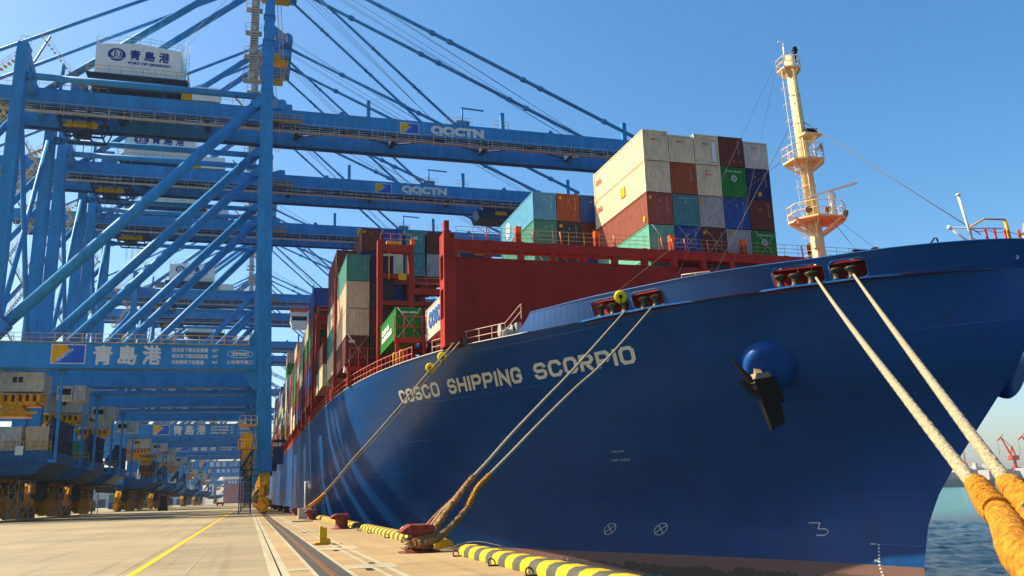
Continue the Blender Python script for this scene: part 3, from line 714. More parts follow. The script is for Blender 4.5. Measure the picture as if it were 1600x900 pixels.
# navigation light box hanging outside near the first side bay
mb = MB(); mb.box(9.35, 9.8, 95.6, 96.3, 15.0, 16.3); mb.box(9.3, 9.9, 95.4, 96.5, 14.85, 15.0); sp(mb, 'light_box', [WHITE, BLACK])
mb = MB(); mb.box(9.45, 9.72, 95.57, 95.598, 15.2, 16.0); sp(mb, 'light_box_glass', [BLACK])

# lashing bridges between the bays
def lashing_bridge(y, x0, ztop_, zmid=None, x1=None, zb=12.9):
    x1 = x1 or (2*CLX-x0); mb = MB(); x = x0; first = True
    n = max(1, round((x1-x0)/2.57/2))
    step = (x1-x0)/n
    if zmid: step = 3.35; n = int((x1-x0)/step)
    for i in range(n+1):
        h = ztop_ if (i in (0, n) or zmid is None) else zmid
        if zmid and i == 1: h = ztop_-.4
        mb.box(x0+i*step-.28, x0+i*step+.28, y-.45, y+.45, zb, h)
    for z in [zb+2.9+2.95*k for k in range(int((ztop_-zb)/2.95))]:
        xe = x1 if (zmid is None or z < zmid) else x0+step
        mb.box(x0+.281, xe-.281, y-.43, y+.43, z-.25, z+.22)
    zt = zmid or ztop_
    mb.box(x0+step+.281 if zmid else x0+.281, x1-.281, y-.44, y+.44, zt-.7, zt-.02)
    if zmid: mb.box(x0+.281, x0+step-.281, y-.44, y+.44, ztop_-1.3, ztop_-.45)
    lb = sp(mb, 'lashing_bridge', [RED])
    m2 = MB()
    if zmid: m2.rail([(x0, y-.4, ztop_-.45), (x0+step, y-.4, ztop_-.45)], 1.2, 1.2, .025); m2.rail([(x0+step+.3, y-.4, zmid), (x1, y-.4, zmid)], 1.1, 1.4, .025)
    else: m2.rail([(x0, y-.4, ztop_), (x1, y-.4, ztop_)], 1.1, 1.8, .025)
    sp(m2, 'railing', [RP], lb)
    return lb
lashing_bridge(91.9, 12.6, 28.6, 23.4)
for a in (-1, 1):
    pass
mb = MB(); mb.box(15.95, 16.35, 91.5, 92.3, 28.2, 28.9); mb.box(19.3, 19.75, 91.5, 92.3, 23.4, 24.8); sp(mb, 'orange_post_head', [ORANGE])
mb = MB(); mb.box(13.3, 14.9, 91.7, 92.2, 28.15, 28.6); mb.box(14.5, 15.4, 91.3, 91.44, 24.2, 24.9); mb.tube((13.5, 91.3, 24.2), (13.5, 91.3, 27.2), .06, 6); sp(mb, 'lashing_gear_bin', [YEL])
for y, zt in ((105.1, 27.6), (131.8, 28.5), (138.7, 28.7)): lashing_bridge(y, 9.3 if y < 110 else 8.9, zt, None, 40 if y > 110 else None)
for y in [152.4+12.9*i for i in range(20)]: lashing_bridge(y, 8.9, 26+2*math.sin(y), None, 24)
for y, x0 in ((79.3+1.2, 12.5),): 
    mb = MB(); mb.box(x0-.1, x0+5.5, y-.3, y+.1, 15.55, 15.95); mb.box(x0, x0+.3, y-.3, y+.1, 12.9, 15.55); mb.box(x0+2.6, x0+2.9, y-.3, y+.1, 12.9, 15.55); mb.box(x0+4.6, x0+5.5, y-.3, y+.1, 12.9, 15.55); mb.box(x0+.3, x0+1.0, y-.28, y+.08, 12.9, 15.0)
    sp(mb, 'lashing_bridge', [RED])
    mb = MB(); mb.rail([(x0-.1, y-.35, 15.95), (x0+3.4, y-.35, 15.95)], 2.0, .95, .05); sp(mb, 'railing', [RED])
mb = MB(); mb.box(9.3, 14.5, 92.6, 93.2, 14.6, 15.0); mb.box(9.4, 9.7, 92.6, 93.2, 12.9, 14.6); mb.box(11.4, 12.3, 92.7, 93.1, 12.9, 14.6); sp(mb, 'hatch_support', [RED])
mb = MB(); mb.rail([(9.6, 92.5, 15.0), (12.4, 92.5, 15.0)], 1.9, .9, .045); sp(mb, 'railing', [RED])

# hatch covers under the stacks
mb = MB()
for y in (68.0, 80.8): mb.box(17, 58.6, y, y+12.0, 12.95, 15.4)
mb.box(12, 63.6, 93.8, 105.6, 12.95, 15.2); mb.box(9.4, 66.2, 106.6, 118.4, 12.95, 15.2)
for i in range(22): mb.box(9.6, 66, 140+12.9*i, 140+12.9*i+11.8, 12.95, 15.2)
sp(mb, 'hatch_cover', [RED])

# ------------------------------------------------------------ foremast
def foremast():
    M = []; X, Y = 37.8, 51.0
    top = Vector((X-.75, Y+.3, 32.5)); base = Vector((X, Y, 12.6))
    at = lambda z: base.lerp(top, (z-12.6)/(32.5-12.6))
    mb = MB(); mb.tube(base, at(20), .50, 24, r2=.46); mb.tube(at(20), at(32.4), .46, 24, r2=.34)
    mast = sp(mb, 'foremast', [CREAM])
    for z, r_ in ((29.2, .37), (27.0, .39), (22.2, .46)):
        m2 = MB(); d = (top-base).normalized(); m2.lathe(at(z), [(r_, -.05), (r_+.05, 0), (r_, .05)], 20, axis=d)
        sp(m2, 'mast_collar', [CREAM], mast)
    def platform(z, poly_, thick, rail_h, closed=True):
        c = at(z); m2 = MB(); P = [(c.x+u, c.y+v) for u, v in poly_]
        m2.prism(P, z, z+thick, 'z')
        for (u, v) in poly_[::1]: m2.beam((c.x, c.y, z-.28-.5*math.hypot(u, v)), (c.x+u*.93, c.y+v*.93, z-.02), .05, .2)
        k = len(m2.v); n = len(P); low = [at(z-1.5)+Vector((.55*math.cos(2*math.pi*i/n), .55*math.sin(2*math.pi*i/n), 0)) for i in range(n)]
        pl = sp(m2, 'mast_platform', [CREAM], mast)
        m3 = MB(); m3.rail([(a, b, z+thick) for a, b in P]+[(P[0][0], P[0][1], z+thick)], rail_h, .8, .03); sp(m3, 'railing', [CREAM], pl)
        return pl
    platform(19.6, [(-1.5, .9), (-1.6, -.3), (-.7, -1.5), (1.2, -1.6), (2.0, -.9), (2.1, .6), (1.0, 1.2), (-.9, 1.2)], .12, 1.05)
    platform(24.0, [(-1.35, .7), (-1.3, -.6), (-.6, -1.1), (.8, -1.1), (1.25, -.5), (1.2, .6), (0, .9)], .12, 1.05)
    platform(31.2, [(-.85, .5), (-.9, -.5), (.1, -.8), (.55, -.4), (.5, .5), (-.1, .6)], .08, .85)
    m2 = MB()   # radar scanner: bar on a pedestal
    c = at(19.7)+Vector((.95, -1.0, 0)); m2.lathe(c, [(.22, 0), (.2, .5), (.17, 1.2), (.26, 1.4), (.26, 1.7), (.1, 1.85)], 14); rp = sp(m2, 'radar_pedestal', [WHITE], mast)
    m2 = MB(); m2.beam(c+Vector((-1.5, .5, 1.55)), c+Vector((1.5, -.9, 2.35)), .2, .14); sp(m2, 'radar_scanner', [WHITE], rp)
    def horn(p, d, r_, L_, nm, mt):
        m2 = MB(); m2.lathe(p, [(.07, 0), (.10, L_*.3), (r_*.6, L_*.7), (r_, L_), (r_*.86, L_*.97), (.05, L_*.5)], 18, axis=d); m2.tube(Vector(p), Vector(p)+Vector((0, 0, -.5)), .05, 6); sp(m2, nm, mt, mast)
    horn(at(19.8)+Vector((-1.45, -.2, .0)), (-1, -.35, -.35), .30, .8, 'fog_horn', [WHITE])
    horn(at(24.9)+Vector((.65, -.5, .0)), (.8, -1, .15), .32, .45, 'fog_horn', [paint('horn_grey_green', (.30, .36, .34), .5)])
    for off, d in (((.25, -1.25, .35), (-.2, -1, .1)), ((2.1, -.7, .4), (1, -.3, -.1)), ((-1.0, -.9, .4), (-.6, -1, -.1))):
        p = at(19.75)+Vector(off); m2 = MB(); m2.lathe(p, [(.1, -.15), (.22, -.05), (.25, .15), (.21, .17), (.05, .08)], 16, axis=d); m2.tube(p, p+Vector((0, 0, -.5)), .04, 6); sp(m2, 'flood_lamp', [paint('lamp_brown', (.30, .17, .09), .4)], mast)
    m2 = MB(); p = at(26.0)+Vector((.3, -.6, 0)); m2.box(p.x-.4, p.x+.0, p.y-.3, p.y+.2, p.z, p.z+.34); m2.box(p.x+.1, p.x+.45, p.y-.3, p.y+.2, p.z+.02, p.z+.40); sp(m2, 'navigation_light', [BLACK], mast)
    m2 = MB(); m2.box(p.x-.7, p.x+.8, p.y-.45, p.y+.6, p.z-.14, p.z-.01); m2.beam((p.x, p.y+.4, p.z-.7), (p.x+.3, p.y-.3, p.z-.15), .08, .3); sp(m2, 'light_bracket', [CREAM], mast)
    m2 = MB(); p = top+Vector((.45, -.2, 0)); m2.tube(p+Vector((0, 0, -.6)), p+Vector((0, 0, .1)), .06, 8); m2.box(p.x-.12, p.x+.12, p.y-.12, p.y+.12, p.z+.1, p.z+.6); m2.box(p.x-.17, p.x+.17, p.y-.17, p.y+.17, p.z+.33, p.z+.39); sp(m2, 'top_light', [BLACK], mast)
    m2 = MB(); p = top+Vector((-.35, 0, -.4)); m2.tube(p, p+Vector((0, 0, 1.0)), .06, 8); q = p+Vector((0, 0, 1.0)); m2.tube(q, q+Vector((0, 0, .35)), .04, 6); m2.tube(q+Vector((-.35, 0, .35)), q+Vector((.3, 0, .35)), .03, 6); m2.lathe(q+Vector((-.35, 0, .35)), [(.1, 0), (.1, .05)], 8); sp(m2, 'wind_vane', [WHITE], mast)
    m2 = MB()   # ladder with hoops on the port side of the mast
    for k in range(44):
        z = 13.2+k*.42; c = at(z)+Vector((-.85+.15*(z > 20), -.2, 0)); m2.tube(c+Vector((-.2, 0, 0)), c+Vector((.2, 0, 0)), .018, 4)
        if k % 3 == 0:
            for i in range(6):
                a0, a1 = math.pi*(.5+i/6), math.pi*(.5+(i+1)/6); m2.tube(c+Vector((.38*math.cos(a0)-.1, .38*math.sin(a0), 0)), c+Vector((.38*math.cos(a1)-.1, .38*math.sin(a1), 0)), .018, 4)
    for s_ in (-.2, .2): m2.tube(at(13)+Vector((-.95+s_, -.2, 0)), at(31)+Vector((-.75+s_, -.2, 0)), .022, 4)
    sp(m2, 'mast_ladder', [paint('ladder_pale', (.7, .6, .48), .5)], mast)
    m2 = MB(); m2.tube(at(12.8)+Vector((-.55, -.5, 0)), at(18.3)+Vector((-.5, -.5, 0)), .13, 10); m2.box(at(18).x-.75, at(18).x-.3, at(18).y-.75, at(18).y-.35, 17.5, 18.3); m2.tube(at(12.8)+Vector((-.35, -.62, 0)), at(31)+Vector((-.25, -.45, 0)), .05, 6); sp(m2, 'cable_pipe', [CREAM], mast)
    m2 = MB(); m2.tube(at(27.2)+Vector((.5, 0, 0)), (36.9, 36.3, 14.3), .028, 5); m2.tube(at(27.2)+Vector((-.5, 0, 0)), (31.5, 58, 14.5), .02, 5); m2.tube(at(24)+Vector((-1.9, .2, 0)), (24.5, 60, 15.0), .018, 5); m2.tube(at(31.2)+Vector((-1.5, 0, 0)), (29.8, 61, 14.5), .012, 5); m2.tube(at(31)+Vector((-1.4, 0, -.2)), (33.8, 58, 14.5), .012, 5); m2.tube(at(19.6)+Vector((.6, -1, 0)), (39.5, 47, 14), .02, 5); m2.tube(at(19.6)+Vector((1.6, -.6, 0)), (41.5, 46, 14), .012, 5); sp(m2, 'mast_stay_wires', [CABLE])
foremast()
# jackstaff and the bow platform with its yellow and red rails
mb = MB(); mb.tube((36.3, 36.2, 13.3), (35.7, 36.2, 16.35), .07, 8); mb.lathe((35.7, 36.2, 16.35), [(.12, 0), (.12, .1), (.03, .14)], 10); mb.tube((36.35, 36.2, 13.55), (35.0, 36.4, 14.6), .055, 8); mb.tube((35.0, 36.4, 14.6), (38.5, 36.4, 14.75), .045, 8); mb.lathe((35.0, 36.4, 14.5), [(.1, 0), (.1, .2)], 8)
sp(mb, 'jackstaff', [paint('white_gloss', (.75, .72, .66), .4)])
for pts, mt, r_ in (([(36.5, 36.6, 14.75), (37.6, 36.6, 15.3), (39.0, 36.6, 15.35)], YEL, .05), ([(39.0, 36.6, 15.3), (39.25, 36.6, 13.2)], YEL, .09), ([(40.3, 36.6, 15.2), (40.1, 36.8, 13.2)], YEL, .08), ([(39.7, 36.6, 14.5), (41.4, 36.6, 14.9)], YEL, .05)):
    mb = MB(); mb.path(pts, r_, 8); sp(mb, 'bow_rail', [mt])
RD2 = paint('post_dark_red', (.32, .02, .02), .45)
for x in (36.62, 37.65, 38.25, 38.95, 39.9): mb = MB(); mb.tube((x-.1, 36.6, 14.8), (x, 36.6, 13.1), .065, 8); sp(mb, 'bow_rail_post', [RD2])
mb = MB()
for z in (14.2, 13.8, 14.7):
    for a, b in ((36.6, 37.6), (37.7, 38.9), (39.1, 40.2), (40.2, 41.6)): mb.path([(a+(b-a)*i/6, 36.6, z-.14*math.sin(math.pi*i/6)) for i in range(7)], .018, 5)
sp(mb, 'bow_rail_chains', [RD2])
mb = MB(); mb.box(31.9, 33.3, 40.2, 40.4, 13.6, 14.32); mb.tube((33.1, 39.9, 13.5), (33.1, 39.9, 14.4), .04, 6); mb.tube((32.6, 39.9, 14.0), (33.1, 39.9, 14.4), .04, 6); sp(mb, 'vent_box', [BLACK])
mb = MB(); mb.path([(34.0, 37.2, 13.5), (34.7, 37.2, 14.25), (34.85, 37.2, 14.25), (35.0, 37.2, 13.5)], .045, 6); mb.tube((34.45, 37.2, 13.95), (34.45, 37.2, 13.5), .03, 5); sp(mb, 'hand_rail', [BLACK])
mb = MB(); mb.path([(25.2, 47.9, 14.0), (25.2, 47.9, 14.45), (26.6, 46.9, 14.5), (26.6, 46.9, 14.0)], .045, 6); mb.tube((25.9, 47.4, 14.0), (25.9, 47.4, 14.48), .035, 5); sp(mb, 'hand_rail', [paint('rail_cream', (.6, .5, .35), .5)])

# ------------------------------------------------------------ shipping containers
CW, CH, CL = 2.50, 2.95, 12.15
_geo = {}
def cont_meshes(h):
    if h in _geo: return _geo[h]
    W2 = CW/2-.03
    mb = MB()   # corrugated walls
    def corr(n0, n1, N, d, fn, z0, z1):
        L_ = n1-n0; p = L_/N; us = []
        for i in range(N):
            u = n0+i*p; us += [(u, 0), (u+p*.30, 0), (u+p*.5, d), (u+p*.80, d)]
        us.append((n1, 0)); k = len(mb.v)
        for u, dd in us: mb.v.append(fn(u, dd, z0)); mb.v.append(fn(u, dd, z1))
        for i in range(len(us)-1): mb.face([k+2*i, k+2*i+2, k+2*i+3, k+2*i+1])
    z0, z1 = .16, h-.10
    corr(-W2+.12, W2-.12, 9, .045, lambda u, d, z: (u, .03+d, z), z0, z1)
    corr(-W2+.12, W2-.12, 9, .045, lambda u, d, z: (u, CL-.03-d, z), z0, z1)
    corr(.16, CL-.16, 42, .040, lambda u, d, z: (-W2-.0+.02+d, u, z), z0, z1)
    corr(.16, CL-.16, 42, .040, lambda u, d, z: (W2-.02-d, u, z), z0, z1)
    mb.box(-W2+.05, W2-.05, .05, CL-.05, h-.07, h-.03); mb.box(-W2+.05, W2-.05, .05, CL-.05, .1, .14)
    walls = mb
    mf = MB()
    for sx in (-1, 1):
        for y in (0, CL-.17):
            a, b = sorted((sx*(W2+.02), sx*(W2-.11))); mf.box(a, b, y, y+.17, .121, h-.121)
            mf.box(*sorted((sx*(W2+.027), sx*(W2-.15))), y-.005, y+.175, 0, .12); mf.box(*sorted((sx*(W2+.027), sx*(W2-.15))), y-.005, y+.175, h-.12, h)
        a, b = sorted((sx*(W2+.01), sx*(W2-.06))); mf.box(a, b, .18, CL-.18, .02, .17); mf.box(a, b, .18, CL-.18, h-.11, h-.02)
    for y in (.0, CL-.1): mf.box(-W2+.152, W2-.152, y+.01, y+.1, .02, .17); mf.box(-W2+.152, W2-.152, y+.01, y+.1, h-.13, h-.02)
    def mk(m_, nm):
        o = m_.build(nm, [WHITE]); me = o.data; bpy.data.objects.remove(o); return me
    _geo[h] = (mk(walls, 'walls'), mk(mf, 'frame')); return _geo[h]
PAL = dict(salmon=((.24, .07, .046), .3), mint=((.12, .38, .27), .45), cream=((.58, .53, .34), .72), white=((.46, .46, .40), .5), grey=((.30, .33, .33), .6), brown=((.115, .030, .022), .35), rust=((.27, .065, .025), .4),
           teal=((.055, .215, .165), .5), tealblue=((.055, .21, .22), .3), blue=((.018, .07, .26), .25), skyblue=((.09, .30, .46), .25), navy=((.018, .02, .09), .2),
           green=((.012, .17, .028), .15), dark=((.035, .04, .05), .3), beige=((.52, .40, .26), .12), orange=((.42, .11, .02), .3))
def cmat(c): return paint('container_'+c+'_paint', PAL[c][0], .5, PAL[c][1], .14, .8, streak=2.5, rustcol=(.13, .055, .02))
NCONT = 0; LABS = {}
def container(x, y, z, c, h=CH, detail=1, marks=(), label=None, group='containers stacked on the ship'):
    """x = left edge, y = front plane, z = bottom"""
    global NCONT; NCONT += 1
    me_w, me_f = cont_meshes(h); root = empty('shipping_container', (x+CW/2, y, z), label, 'container', group)
    for me, nm in ((me_w, 'walls'), (me_f, 'frame')):
        o = bpy.data.objects.new(nm, me); C.objects.link(o); o.parent = root
        o.material_slots[0].link = 'OBJECT'; o.material_slots[0].material = cmat(c)
    W2 = CW/2
    def mark(kind, *a):
        mb = MB(); mt = LETW
        if kind == 'front':            # text, u0, v0, w, h, material
            s_, u0, v0, w_, h_, mt, bo = a; put_text(mb, s_, w_, h_, front(-W2+u0, -.012, v0), bo)
        elif kind == 'side':
            s_, u0, v0, w_, h_, mt, bo = a; put_text(mb, s_, w_, h_, side(-W2-.02, CL-u0, v0), bo)
        elif kind == 'vert':           # small vertical number
            u0, = a
            for i in range(11):
                if i in (4,): continue
                put_text(mb, 'ABGU38427156'[i], .07, .085, front(-W2+u0, -.012, h-.45-.125*i), .01)
        elif kind == 'tri':            # warning sticker
            u0, v0 = a; poly(mb, [(0, 0), (.2, 0), (.1, .19)], front(-W2+u0, -.012, v0)); mt = YEL
        elif kind == 'plate':
            u0, v0, w_, h_ = a; poly(mb, [(0, 0), (w_, 0), (w_, h_), (0, h_)], front(-W2+u0, -.012, v0)); mt = YEL
        elif kind == 'splate':
            u0, v0, w_, h_, mt = a; poly(mb, [(0, 0), (w_, 0), (w_, h_), (0, h_)], side(-W2-.02, CL-u0, v0))
        elif kind == 'star':           # ring with an eight pointed compass
            cx, cz, r_ = a; fn = front(-W2+cx, -.012, cz); ring(mb, 0, 0, r_, r_, r_*.3, fn, 24)
            for i in range(8):
                t = math.pi/4*i; q = r_*(.62 if i % 2 == 0 else .45); poly(mb, [(q*math.cos(t), q*math.sin(t)), (.14*r_*math.cos(t+.5), .14*r_*math.sin(t+.5)), (0, 0), (.14*r_*math.cos(t-.5), .14*r_*math.sin(t-.5))], fn)
        elif kind == 'disc':
            u0, cz, r_ = a; fn = lambda u, v: (-W2-.02, CL-u0-u, cz+v); ring(mb, 0, 0, r_, r_, r_*.14, fn, 28); ring(mb, 0, 0, r_*.72, r_*.72, r_*.12, fn, 20)
            for i in range(6): t = math.pi/3*i; poly(mb, [(r_*.7*math.cos(t), r_*.7*math.sin(t)), (r_*.25*math.cos(t+1.0), r_*.25*math.sin(t+1.0)), (r_*.1*math.cos(t), r_*.1*math.sin(t))], fn)
        o = mb.build('sticker' if kind in ('tri', 'plate', 'splate') else 'lettering', [mt], root)
    for m_ in marks: mark(*m_)
    return root
def OOCL(u=.75, v=1.95): return ('front', 'OOCL', u, v, .78, .19, LETR, .03)
SML = ('front', 'O O L U  3 8 1 0 7 2', .45, 2.38, 1.7, .10, paint('letter_faded', (.18, .17, .14), .6), .0)
def ST(u=1.15, v=2.15): return ('tri', u, v)
V = ('vert', 1.95); PL = ('plate', .22, 2.3, .3, .32)
EG = [('front', 'E V E R G R E E N', .55, 2.45, 1.5, .16, LETW, .03), ('star', 1.25, 1.85, .3)]
rows1 = [
 ('top row', 30.45, [('cream', [OOCL(), SML, ('side', 'OOCL', .6, 1.45, 1.5, .5, LETR, .05)]), ('cream', [OOCL(), SML]), ('cream', [OOCL(), SML, ('splate', 0, 0, .01, .01, LETW)]), ('brown', [V, ST(1.3, .5), ST(2.0, .45)]), ('white', [OOCL(), SML])]),
 ('second row down', 27.45, [('cream', [SML, ('side', 'OOCL', .5, 1.55, 1.5, .5, LETR, .05), ('splate', 6.6, 1.1, 1.0, 1.0, YEL)]), ('rust', [V]), ('cream', [OOCL(), SML]), ('green', EG), ('navy', [V, ST(.8, 2.1), ('plate', 1.1, .3, .35, .4)])]),
 ('third row down', 24.45, [('salmon', [V, ST(), PL, ('splate', 11.2, .35, .45, .5, YEL)]), ('tealblue', [ST(), ('front', 'U A C U  5 0 1 3 0', .5, 2.55, 1.7, .1, LETW, 0)]), ('grey', [ST(), PL, V]), ('blue', [ST(), V]), ('brown', [ST(1.0, 1.9), V])]),
 ('fourth row down', 21.45, [('mint', [ST(), V]), ('blue', [ST(), V]), ('brown', [ST(1.3, 1.6), PL, V]), ('grey', [PL]), ('green', EG)]),
 ('row behind the breakwater', 18.45, [('teal', []), ('brown', []), ('teal', []), ('grey', []), ('blue', [])])]
ORD = ['leftmost', 'second from the left', 'middle', 'fourth from the left', 'rightmost']
CN = dict(salmon='faded red brown', mint='mint green', cream='rust streaked cream', white='pale grey white', rust='rusty orange', brown='dark brown', tealblue='blue green', grey='worn grey', blue='bright blue', green='bright green', navy='navy', teal='sea green', skyblue='light blue', dark='charcoal', beige='beige', orange='orange')
for rn, z, cs in rows1:
    for i, (c, mk_) in enumerate(cs):
        h = CH if not (rn == 'top row' and i in (1, 4)) else 2.65
        container(32.95+2.57*i, 68.1, z, c, h, marks=mk_, label=f'{CN[c]} container, {ORD[i]} in the tall bow stack, {rn}', group='containers in the tall bow stack')
mb = MB(); mb.box(0, .42, -.03, -.005, 0, 1.9)   # pale repair panel on the third top container
pr = mb.build('repair_panel', [paint('pale_repair_panel', (.55, .60, .62), .5)])
for o_ in list(C.objects):
    if o_.name.startswith('shipping_container') and o_.get('label', '').startswith('rust streaked cream container, middle in the tall bow stack, top'): pr.parent = o_; pr.location = (CW/2-.75, 0, .3)
for zi, (rn, z, cs) in enumerate([('top row', 28.45, ['blue', 'rust', 'blue']), ('second row', 25.45, ['teal', 'dark', 'brown']), ('third row', 22.45, ['teal', 'brown', 'blue']), ('lowest row', 19.45, ['brown', 'blue', 'rust'])]):
    for i, c in enumerate(cs):
        mk_ = [V, ST()] + ([('disc', 3.0, 1.45, .9)] if (zi, i) == (0, 0) else [])+([PL] if i == 1 else [])
        if (zi, i) == (0, 0): c = 'skyblue'
        container(26.5+2.57*i, 80.9, z, c, marks=mk_, label=f'{CN[c]} container, {["leftmost", "middle", "right hand"][i]} in the lower stack beside the bow stack, {rn}', group='containers in the second bow bay')
# side stack near the green container
container(12.6, 80.9, 16.05, 'green', marks=[('front', 'CHINA SHIPPING', .55, 2.35, 1.6, .2, LETW, .04), ('side', 'CHINA\nSHIPPING', 3.2, .8, 6.5, 1.3, LETW, .06)], label='bright green container with white lettering, beside the end of the red breakwater', group='containers low on the foredeck')
container(15.3, 68.0, 15.55, 'white', marks=[('side', 'COSCO', 1.5, .9, 6.5, 1.5, paint('letter_blue', (.03, .10, .35), .5), .06)], label='white container with big blue letters, half behind the breakwater end post', group='containers low on the foredeck')
for i in range(2): container(17.9+2.57*i, 81.0, 16.05, ['brown', 'blue'][i], label=f'{["brown", "blue"][i]} container on the foredeck inboard of the green one', group='containers low on the foredeck')
bay3 = [('top', 24.5, ['teal', 'navy']), ('second', 21.5, ['beige', 'dark']), ('third', 18.5, ['beige', 'brown']), ('lowest', 15.5, ['brown', 'dark'])]
for k, (rn, z, cs) in enumerate(bay3):
    for i, c in enumerate(cs):
        mk_ = [V] if (k, i) in ((0, 0),) else []
        if (k, i) == (3, 0): mk_ = [('front', 'tex', .3, 2.2, .75, .35, LETW, .03)]
        container(9.25+2.6*i, 93.7, z, c, marks=mk_, label=f'{CN[c]} container, {rn} in the {["outer", "inner"][i]} column of the first side stack', group='containers in the first side stack')
for k, (rn, z, cs) in enumerate([('top row', 31.5, ['brown', 'blue', 'tealblue', 'brown']), ('second row', 28.5, ['brown', 'navy', 'cream', 'tealblue', 'grey']), ('third row', 25.5, ['brown', 'brown', 'blue', 'brown']), ('fourth row', 22.5, ['cream', 'brown', 'teal', 'blue']), ('fifth row', 19.5, ['teal', 'brown']), ('lowest row', 16.5, ['cream', 'brown'])]):
    for i, c in enumerate(cs):
        x = (12.3 if k == 0 else (9.3 if i == 0 else 9.73))+2.57*i+(.2 if i and k else 0)
        if k == 0: x = 12.3+2.75*i
        elif i: x = 12.3+2.75*(i-1)
        mk_ = [V, ST()] if k < 2 else []
        if k == 0 and i == 2: mk_ = [('front', '45', .95, 1.75, .65, .45, LETW, .04), V]
        if k == 0 and i == 3: mk_ = [('front', '45', 1.6, 2.0, .6, .4, LETW, .04)]
        if k == 0 and i == 0: mk_ = [PL, ST()]
        if k == 1 and i == 2: mk_ = [OOCL(.5, 2.0)]
        container(x, 106.5, z, c, marks=mk_, label=f'{CN[c]} container, second side stack, {rn}, column {["one", "two", "three", "four", "five"][i]} from the quay' , group='containers in the second side stack')
fcol = ['brown', 'rust', 'brown', 'teal', 'blue', 'white', 'cream', 'brown', 'green', 'grey', 'dark', 'beige', 'navy']
rnd = random.Random(3)
bays = [(120.0+13*0, 22.2)]+[(140.0+12.9*i, None) for i in range(19)]
tops = {0: 34.5, 1: 31.5, 2: 31.5, 3: 31.5, 4: 34.5, 5: 31.5, 6: 31.5, 7: 31.5, 8: 40.5, 9: 34.5, 10: 34.5, 11: 34.5, 12: 37.5, 13: 37.5, 14: 37.5, 15: 37.5, 16: 34.5, 17: 40.5, 18: 37.5}
known = {0: ['blue', 'brown', 'green', 'brown', 'blue', 'brown', 'teal'], 1: ['cream', 'green', 'brown', 'blue', 'brown', 'cream'], 2: ['grey', 'teal', 'cream', 'brown', 'blue', 'brown'], 8: ['beige', 'green', 'white', 'white', 'cream', 'white', 'cream', 'brown']}
FARW = ['first', 'second', 'third', 'fourth', 'fifth', 'sixth', 'seventh', 'eighth', 'ninth', 'tenth', 'eleventh', 'twelfth', 'thirteenth', 'fourteenth', 'fifteenth', 'sixteenth', 'seventeenth', 'eighteenth', 'nineteenth', 'twentieth']
for bi in range(19):
    y = 140+12.9*bi; zt = tops[bi]; n = int((zt-15.2)/3.0)
    for cidx in range(2):
        for k in range(n if cidx == 0 else 3):
            c = known[bi][k] if (bi in known and cidx == 0 and k < len(known[bi])) else rnd.choice(fcol)
            container(8.75+2.57*cidx, y, zt-3*(k+1), c, label=f'{CN[c]} container, {FARW[bi]} bay aft of the gap, {["outer", "inner"][cidx]} column, {FARW[k]} down', group='containers in the long rows further aft')
for k, c in enumerate(['brown', 'cream']): container(8.8, 119.2, 16.2+3*(1-k)+.0, c, label=f'{CN[c]} container in the low stack before the gap, {["upper", "lower"][k]}', group='containers in the long rows further aft')
# lashing rods crossed in front of the lower containers
LR = paint('lashing_rod_steel', (.35, .33, .30), .5)
for i in range(5):
    x = 33.1+2.57*i; mb = MB(); mb.tube((x+.1, 67.9, 21.6), (x+2.3, 67.9, 24.3), .03, 5); mb.tube((x+2.3, 67.88, 21.6), (x+.1, 67.88, 24.3), .03, 5); sp(mb, 'lashing_rods', [LR])
for x, z in ((26.7, 22), (29.3, 22), (12.75, 16), (9.5, 15.6)):
    yy = {26.7: 80.7, 29.3: 80.7, 12.75: 80.72, 9.5: 93.5}[x]; mb = MB(); mb.tube((x, yy, z), (x+2.2, yy, z+2.9), .03, 5); mb.tube((x+2.2, yy-.02, z), (x, yy-.02, z+2.9), .03, 5); sp(mb, 'lashing_rods', [LR])
print('containers', NCONT)
# ------------------------------------------------------------ quay furniture
def bollard(y, label):
    c = Vector((4.86, y, .012)); r = empty('bollard', c, label, 'bollard', 'mooring bollards along the quay edge')
    mb = MB(); mb.lathe((0, 0, 0), [(.62, 0), (.62, .025), (.5, .03), (.42, .045), (.36, .12), (.33, .3), (.34, .5), (.36, .56)], 28)
    mb.build('post', [REDB], r)
    mb = MB()   # wedge head leaning to the land side
    lo = [(-.46, .50), (-.10, .47), (.30, .52), (.42, .60), (.44, .72), (.34, .79), (-.34, .80), (-.60, .63), (-.62, .56)]
    k = len(mb.v); n = len(lo)
    for t, s_ in ((-1, .60), (-.72, .93), (0, 1.), (.72, .93), (1, .60)):
        for u, v in lo: mb.v.append(((u+.05)*(.80+.2*s_)-.05, t*.34, .64+(v-.64)*(.55+.45*s_)))
    for i in range(4):
        for j in range(n): jj = (j+1) % n; mb.face([k+i*n+j, k+i*n+jj, k+(i+1)*n+jj, k+(i+1)*n+j], 0, False)
    mb.face([k+j for j in range(n)][::-1]); mb.face([k+4*n+j for j in range(n)])
    h = mb.build('head', [REDB], r)
    bv = h.modifiers.new('bevel', 'BEVEL'); bv.width = .035; bv.segments = 3
    mb = MB(); put_text(mb, '150T', .16, .05, lambda u, v: (-.565+v*1.6, -.1+.0+u, .665+v*1.28+.008), .02); mb.build('lettering', [LETW], h)
    return r
BY = [3.0, 26.7, 50.0, 74.5, 99, 124, 148, 173, 198]
